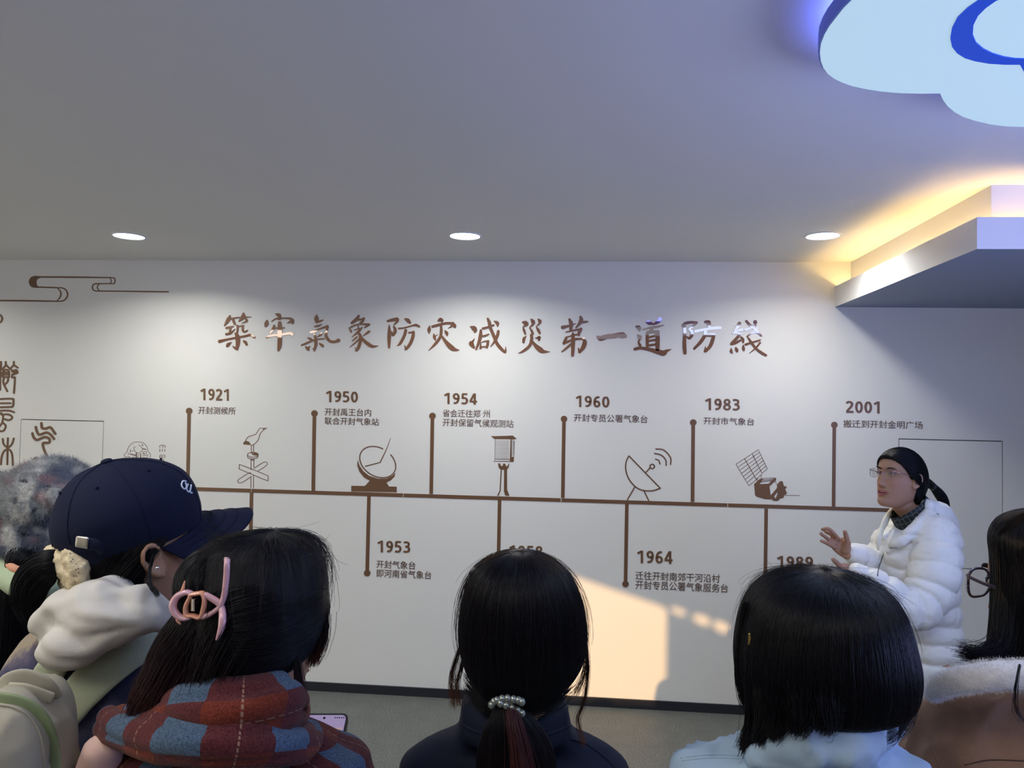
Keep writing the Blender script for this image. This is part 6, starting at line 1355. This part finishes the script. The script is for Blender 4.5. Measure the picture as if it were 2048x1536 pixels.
# ================================================================ F : woman with glasses and the brown jacket (right edge)
dF = 1.16
cF = crown_centre(2108, 1020, dF, 1.0, .016); MF = frame(turn(-21)); MFb = frame(turn(-18)); xyF = cF[:2]
F_ = person('person at the right edge in a brown suede jacket with a white fleece collar', xyF, cF, MFb, MF, 1.62, hs=1.0, voxel=.005)
lower_clothes(F_, xyF, MFb, 1.62, m_trd, m_shoe)
RF = px_rings([(1018, 2112, 12, 0, .01), (1024, 2110, 52, 0, .045), (1044, 2108, 86, 0, .075), (1080, 2110, 102, -.01, .092), (1130, 2116, 104, -.014, .094), (1190, 2118, 106, -.018, .092), (1250, 2114, 106, -.022, .088), (1300, 2108, 108, -.026, .084), (1322, 2104, 108, -.03, .080), (1336, 2106, 90, -.03, .06)], dF, expo=2.1)
part('hair', rings_mesh(RF), m_hair, F_)
loft_strands('hair_strands', F_, RF, 6500, u0=(0, .2), u1=(.6, .9), lift=(0, .004), rad=.00042)
for key, n_, a_, b2 in (([Q(2048, 1030, dF-.02), Q(2014, 1052, dF-.01), Q(2002, 1085, dF), Q(1998, 1120, dF)], 70, .003, .003), ([Q(2010, 1060, dF), Q(2004, 1100, dF), Q(2007, 1180, dF-.01), Q(2010, 1240, dF-.02)], 200, .003, .004),
                        ([Q(2012, 1200, dF-.02), Q(2010, 1250, dF-.03), Q(1994, 1290, dF-.04), Q(1962, 1310, dF-.05), Q(1928, 1306, dF-.05)], 260, .004, .007), ([Q(2020, 1220, dF-.03), Q(2014, 1280, dF-.05), Q(1998, 1305, dF-.06), Q(1960, 1314, dF-.07)], 300, .006, .006),
                        ([Q(2003, 1190, dF), Q(1993, 1212, dF), Q(1990, 1240, dF)], 8, .001, .002)):
    lock('hair_lock', F_, key, n_, a_, b2, rad=.00036, c1=RED if key[-1][2] < Q(0, 1285, dF)[2] else BLACK)
m_tort = mat('dark_tortoise_frame', (.020, .014, .028), .15, spec=.7)
glasses(F_, MF, cF, .97, m_tort, m_lens, rw=.0290, rh=.0235, th=.0022, zc=.006, yc=.104)
m_sued = mat('brown_suede', (.25, .135, .075), .9, bump=.35, bscale=120, bdist=.002, var=.22, vscale=14, sheen=.3)
jf = jacket(F_, [px_torso([(1372, 2085, 110, 0, .06), (1388, 2078, 158, -.02, .055), (1404, 2078, 196, -.02, .06), (1438, 2084, 232, -.01, .08), (1484, 2092, 264, 0, .11), (1540, 2098, 278, 0, .15), (1700, 2100, 270, 0, .15), (2000, 2100, 250, 0, .15), (2250, 2100, 250, 0, .15)], dF+.0, expo=2.3)]+sleeves(MFb, xyF, 1.62, cF[2]-.05, .052, .150), .0075, m_sued, wr=.013, sc=13, seed=17, ridged=.85, stretch=(1, 1, .6), label='brown suede jacket')
tF = bvh_of(jf)
surf_tube('shoulder_seam', F_, tF, [(1840, 1450), (1862, 1490), (1880, 1536)], .001, m_sued, .0)
surf_tube('yoke_seam', F_, tF, [(1930, 1530), (1980, 1520), (2048, 1522)], .001, mat('dark_brown_seam', (.07, .035, .02), .9), .0)
col_ = fuse([tube([Q(1866, 1388, dF-.08), Q(1882, 1374, dF-.11), Q(1920, 1361, dF-.14), Q(1980, 1352, dF-.155), Q(2048, 1350, dF-.16), Q(2120, 1352, dF-.16), Q(2200, 1350, dF-.12), Q(2235, 1340, dF-.02)], [.012, .016, .018, .018, .018, .018, .018, .018], [.010, .014, .016, .017, .017, .017, .017, .016], up=FW, ns=28)], .005, 2)
wrinkle(col_, .003, 40, 2); co_ = part('fleece_collar', col_, mat('white_fleece', (.72, .69, .68), .95, sheen=.6, bump=.6, bscale=160, bdist=.003), F_, label='white fleece collar')
fuzz('collar_fuzz', F_, co_, 34000, .0018, .00016, lambda P: np.tile(np.array((.72, .69, .68)), (len(P), 1)), droop=.0)
lock('hair_lock', F_, [Q(2040, 1330, dF-.19), Q(2032, 1380, dF-.195), Q(2034, 1420, dF-.17), Q(2050, 1446, dF-.165)], 12, .0008, .002, rad=.0004)

# ================================================================ G : someone beyond the left edge
dG = 2.3
cG = crown_centre(-32, 936, dG, .92, .016); MG = frame(turn(20)); xyG = cG[:2]
G_ = person('person with short black hair at the left edge, just behind the knitted hat', xyG, cG, MG, MG, 1.62, hs=.92, voxel=.009)
lower_clothes(G_, xyG, MG, 1.62, m_trd, m_shoe)
hair_cap(G_, MG, cG, .98, k=1.05, b_=0); cap_strands(G_, MG, cG, .98, (0, -.7, -.7), 1200, k=1.05, b_=0, rad=.0008)
jacket(G_, [rings_mesh(zrings([(.50*1.62, 0, 0, .17, .13, .13), (.62*1.62, 0, 0, .16, .12, .12), (.74*1.62, 0, 0, .18, .12, .12), (cG[2]-.24, 0, 0, .15, .09, .10), (cG[2]-.20, 0, 0, .075, .07, .07), (cG[2]-.16, 0, 0, .065, .06, .06)], M=MG, c=(xyG[0], xyG[1], 0)))]+sleeves(MG, xyG, 1.62, cG[2], .052, .155), .012, m_navy, name='coat', label='dark coat')
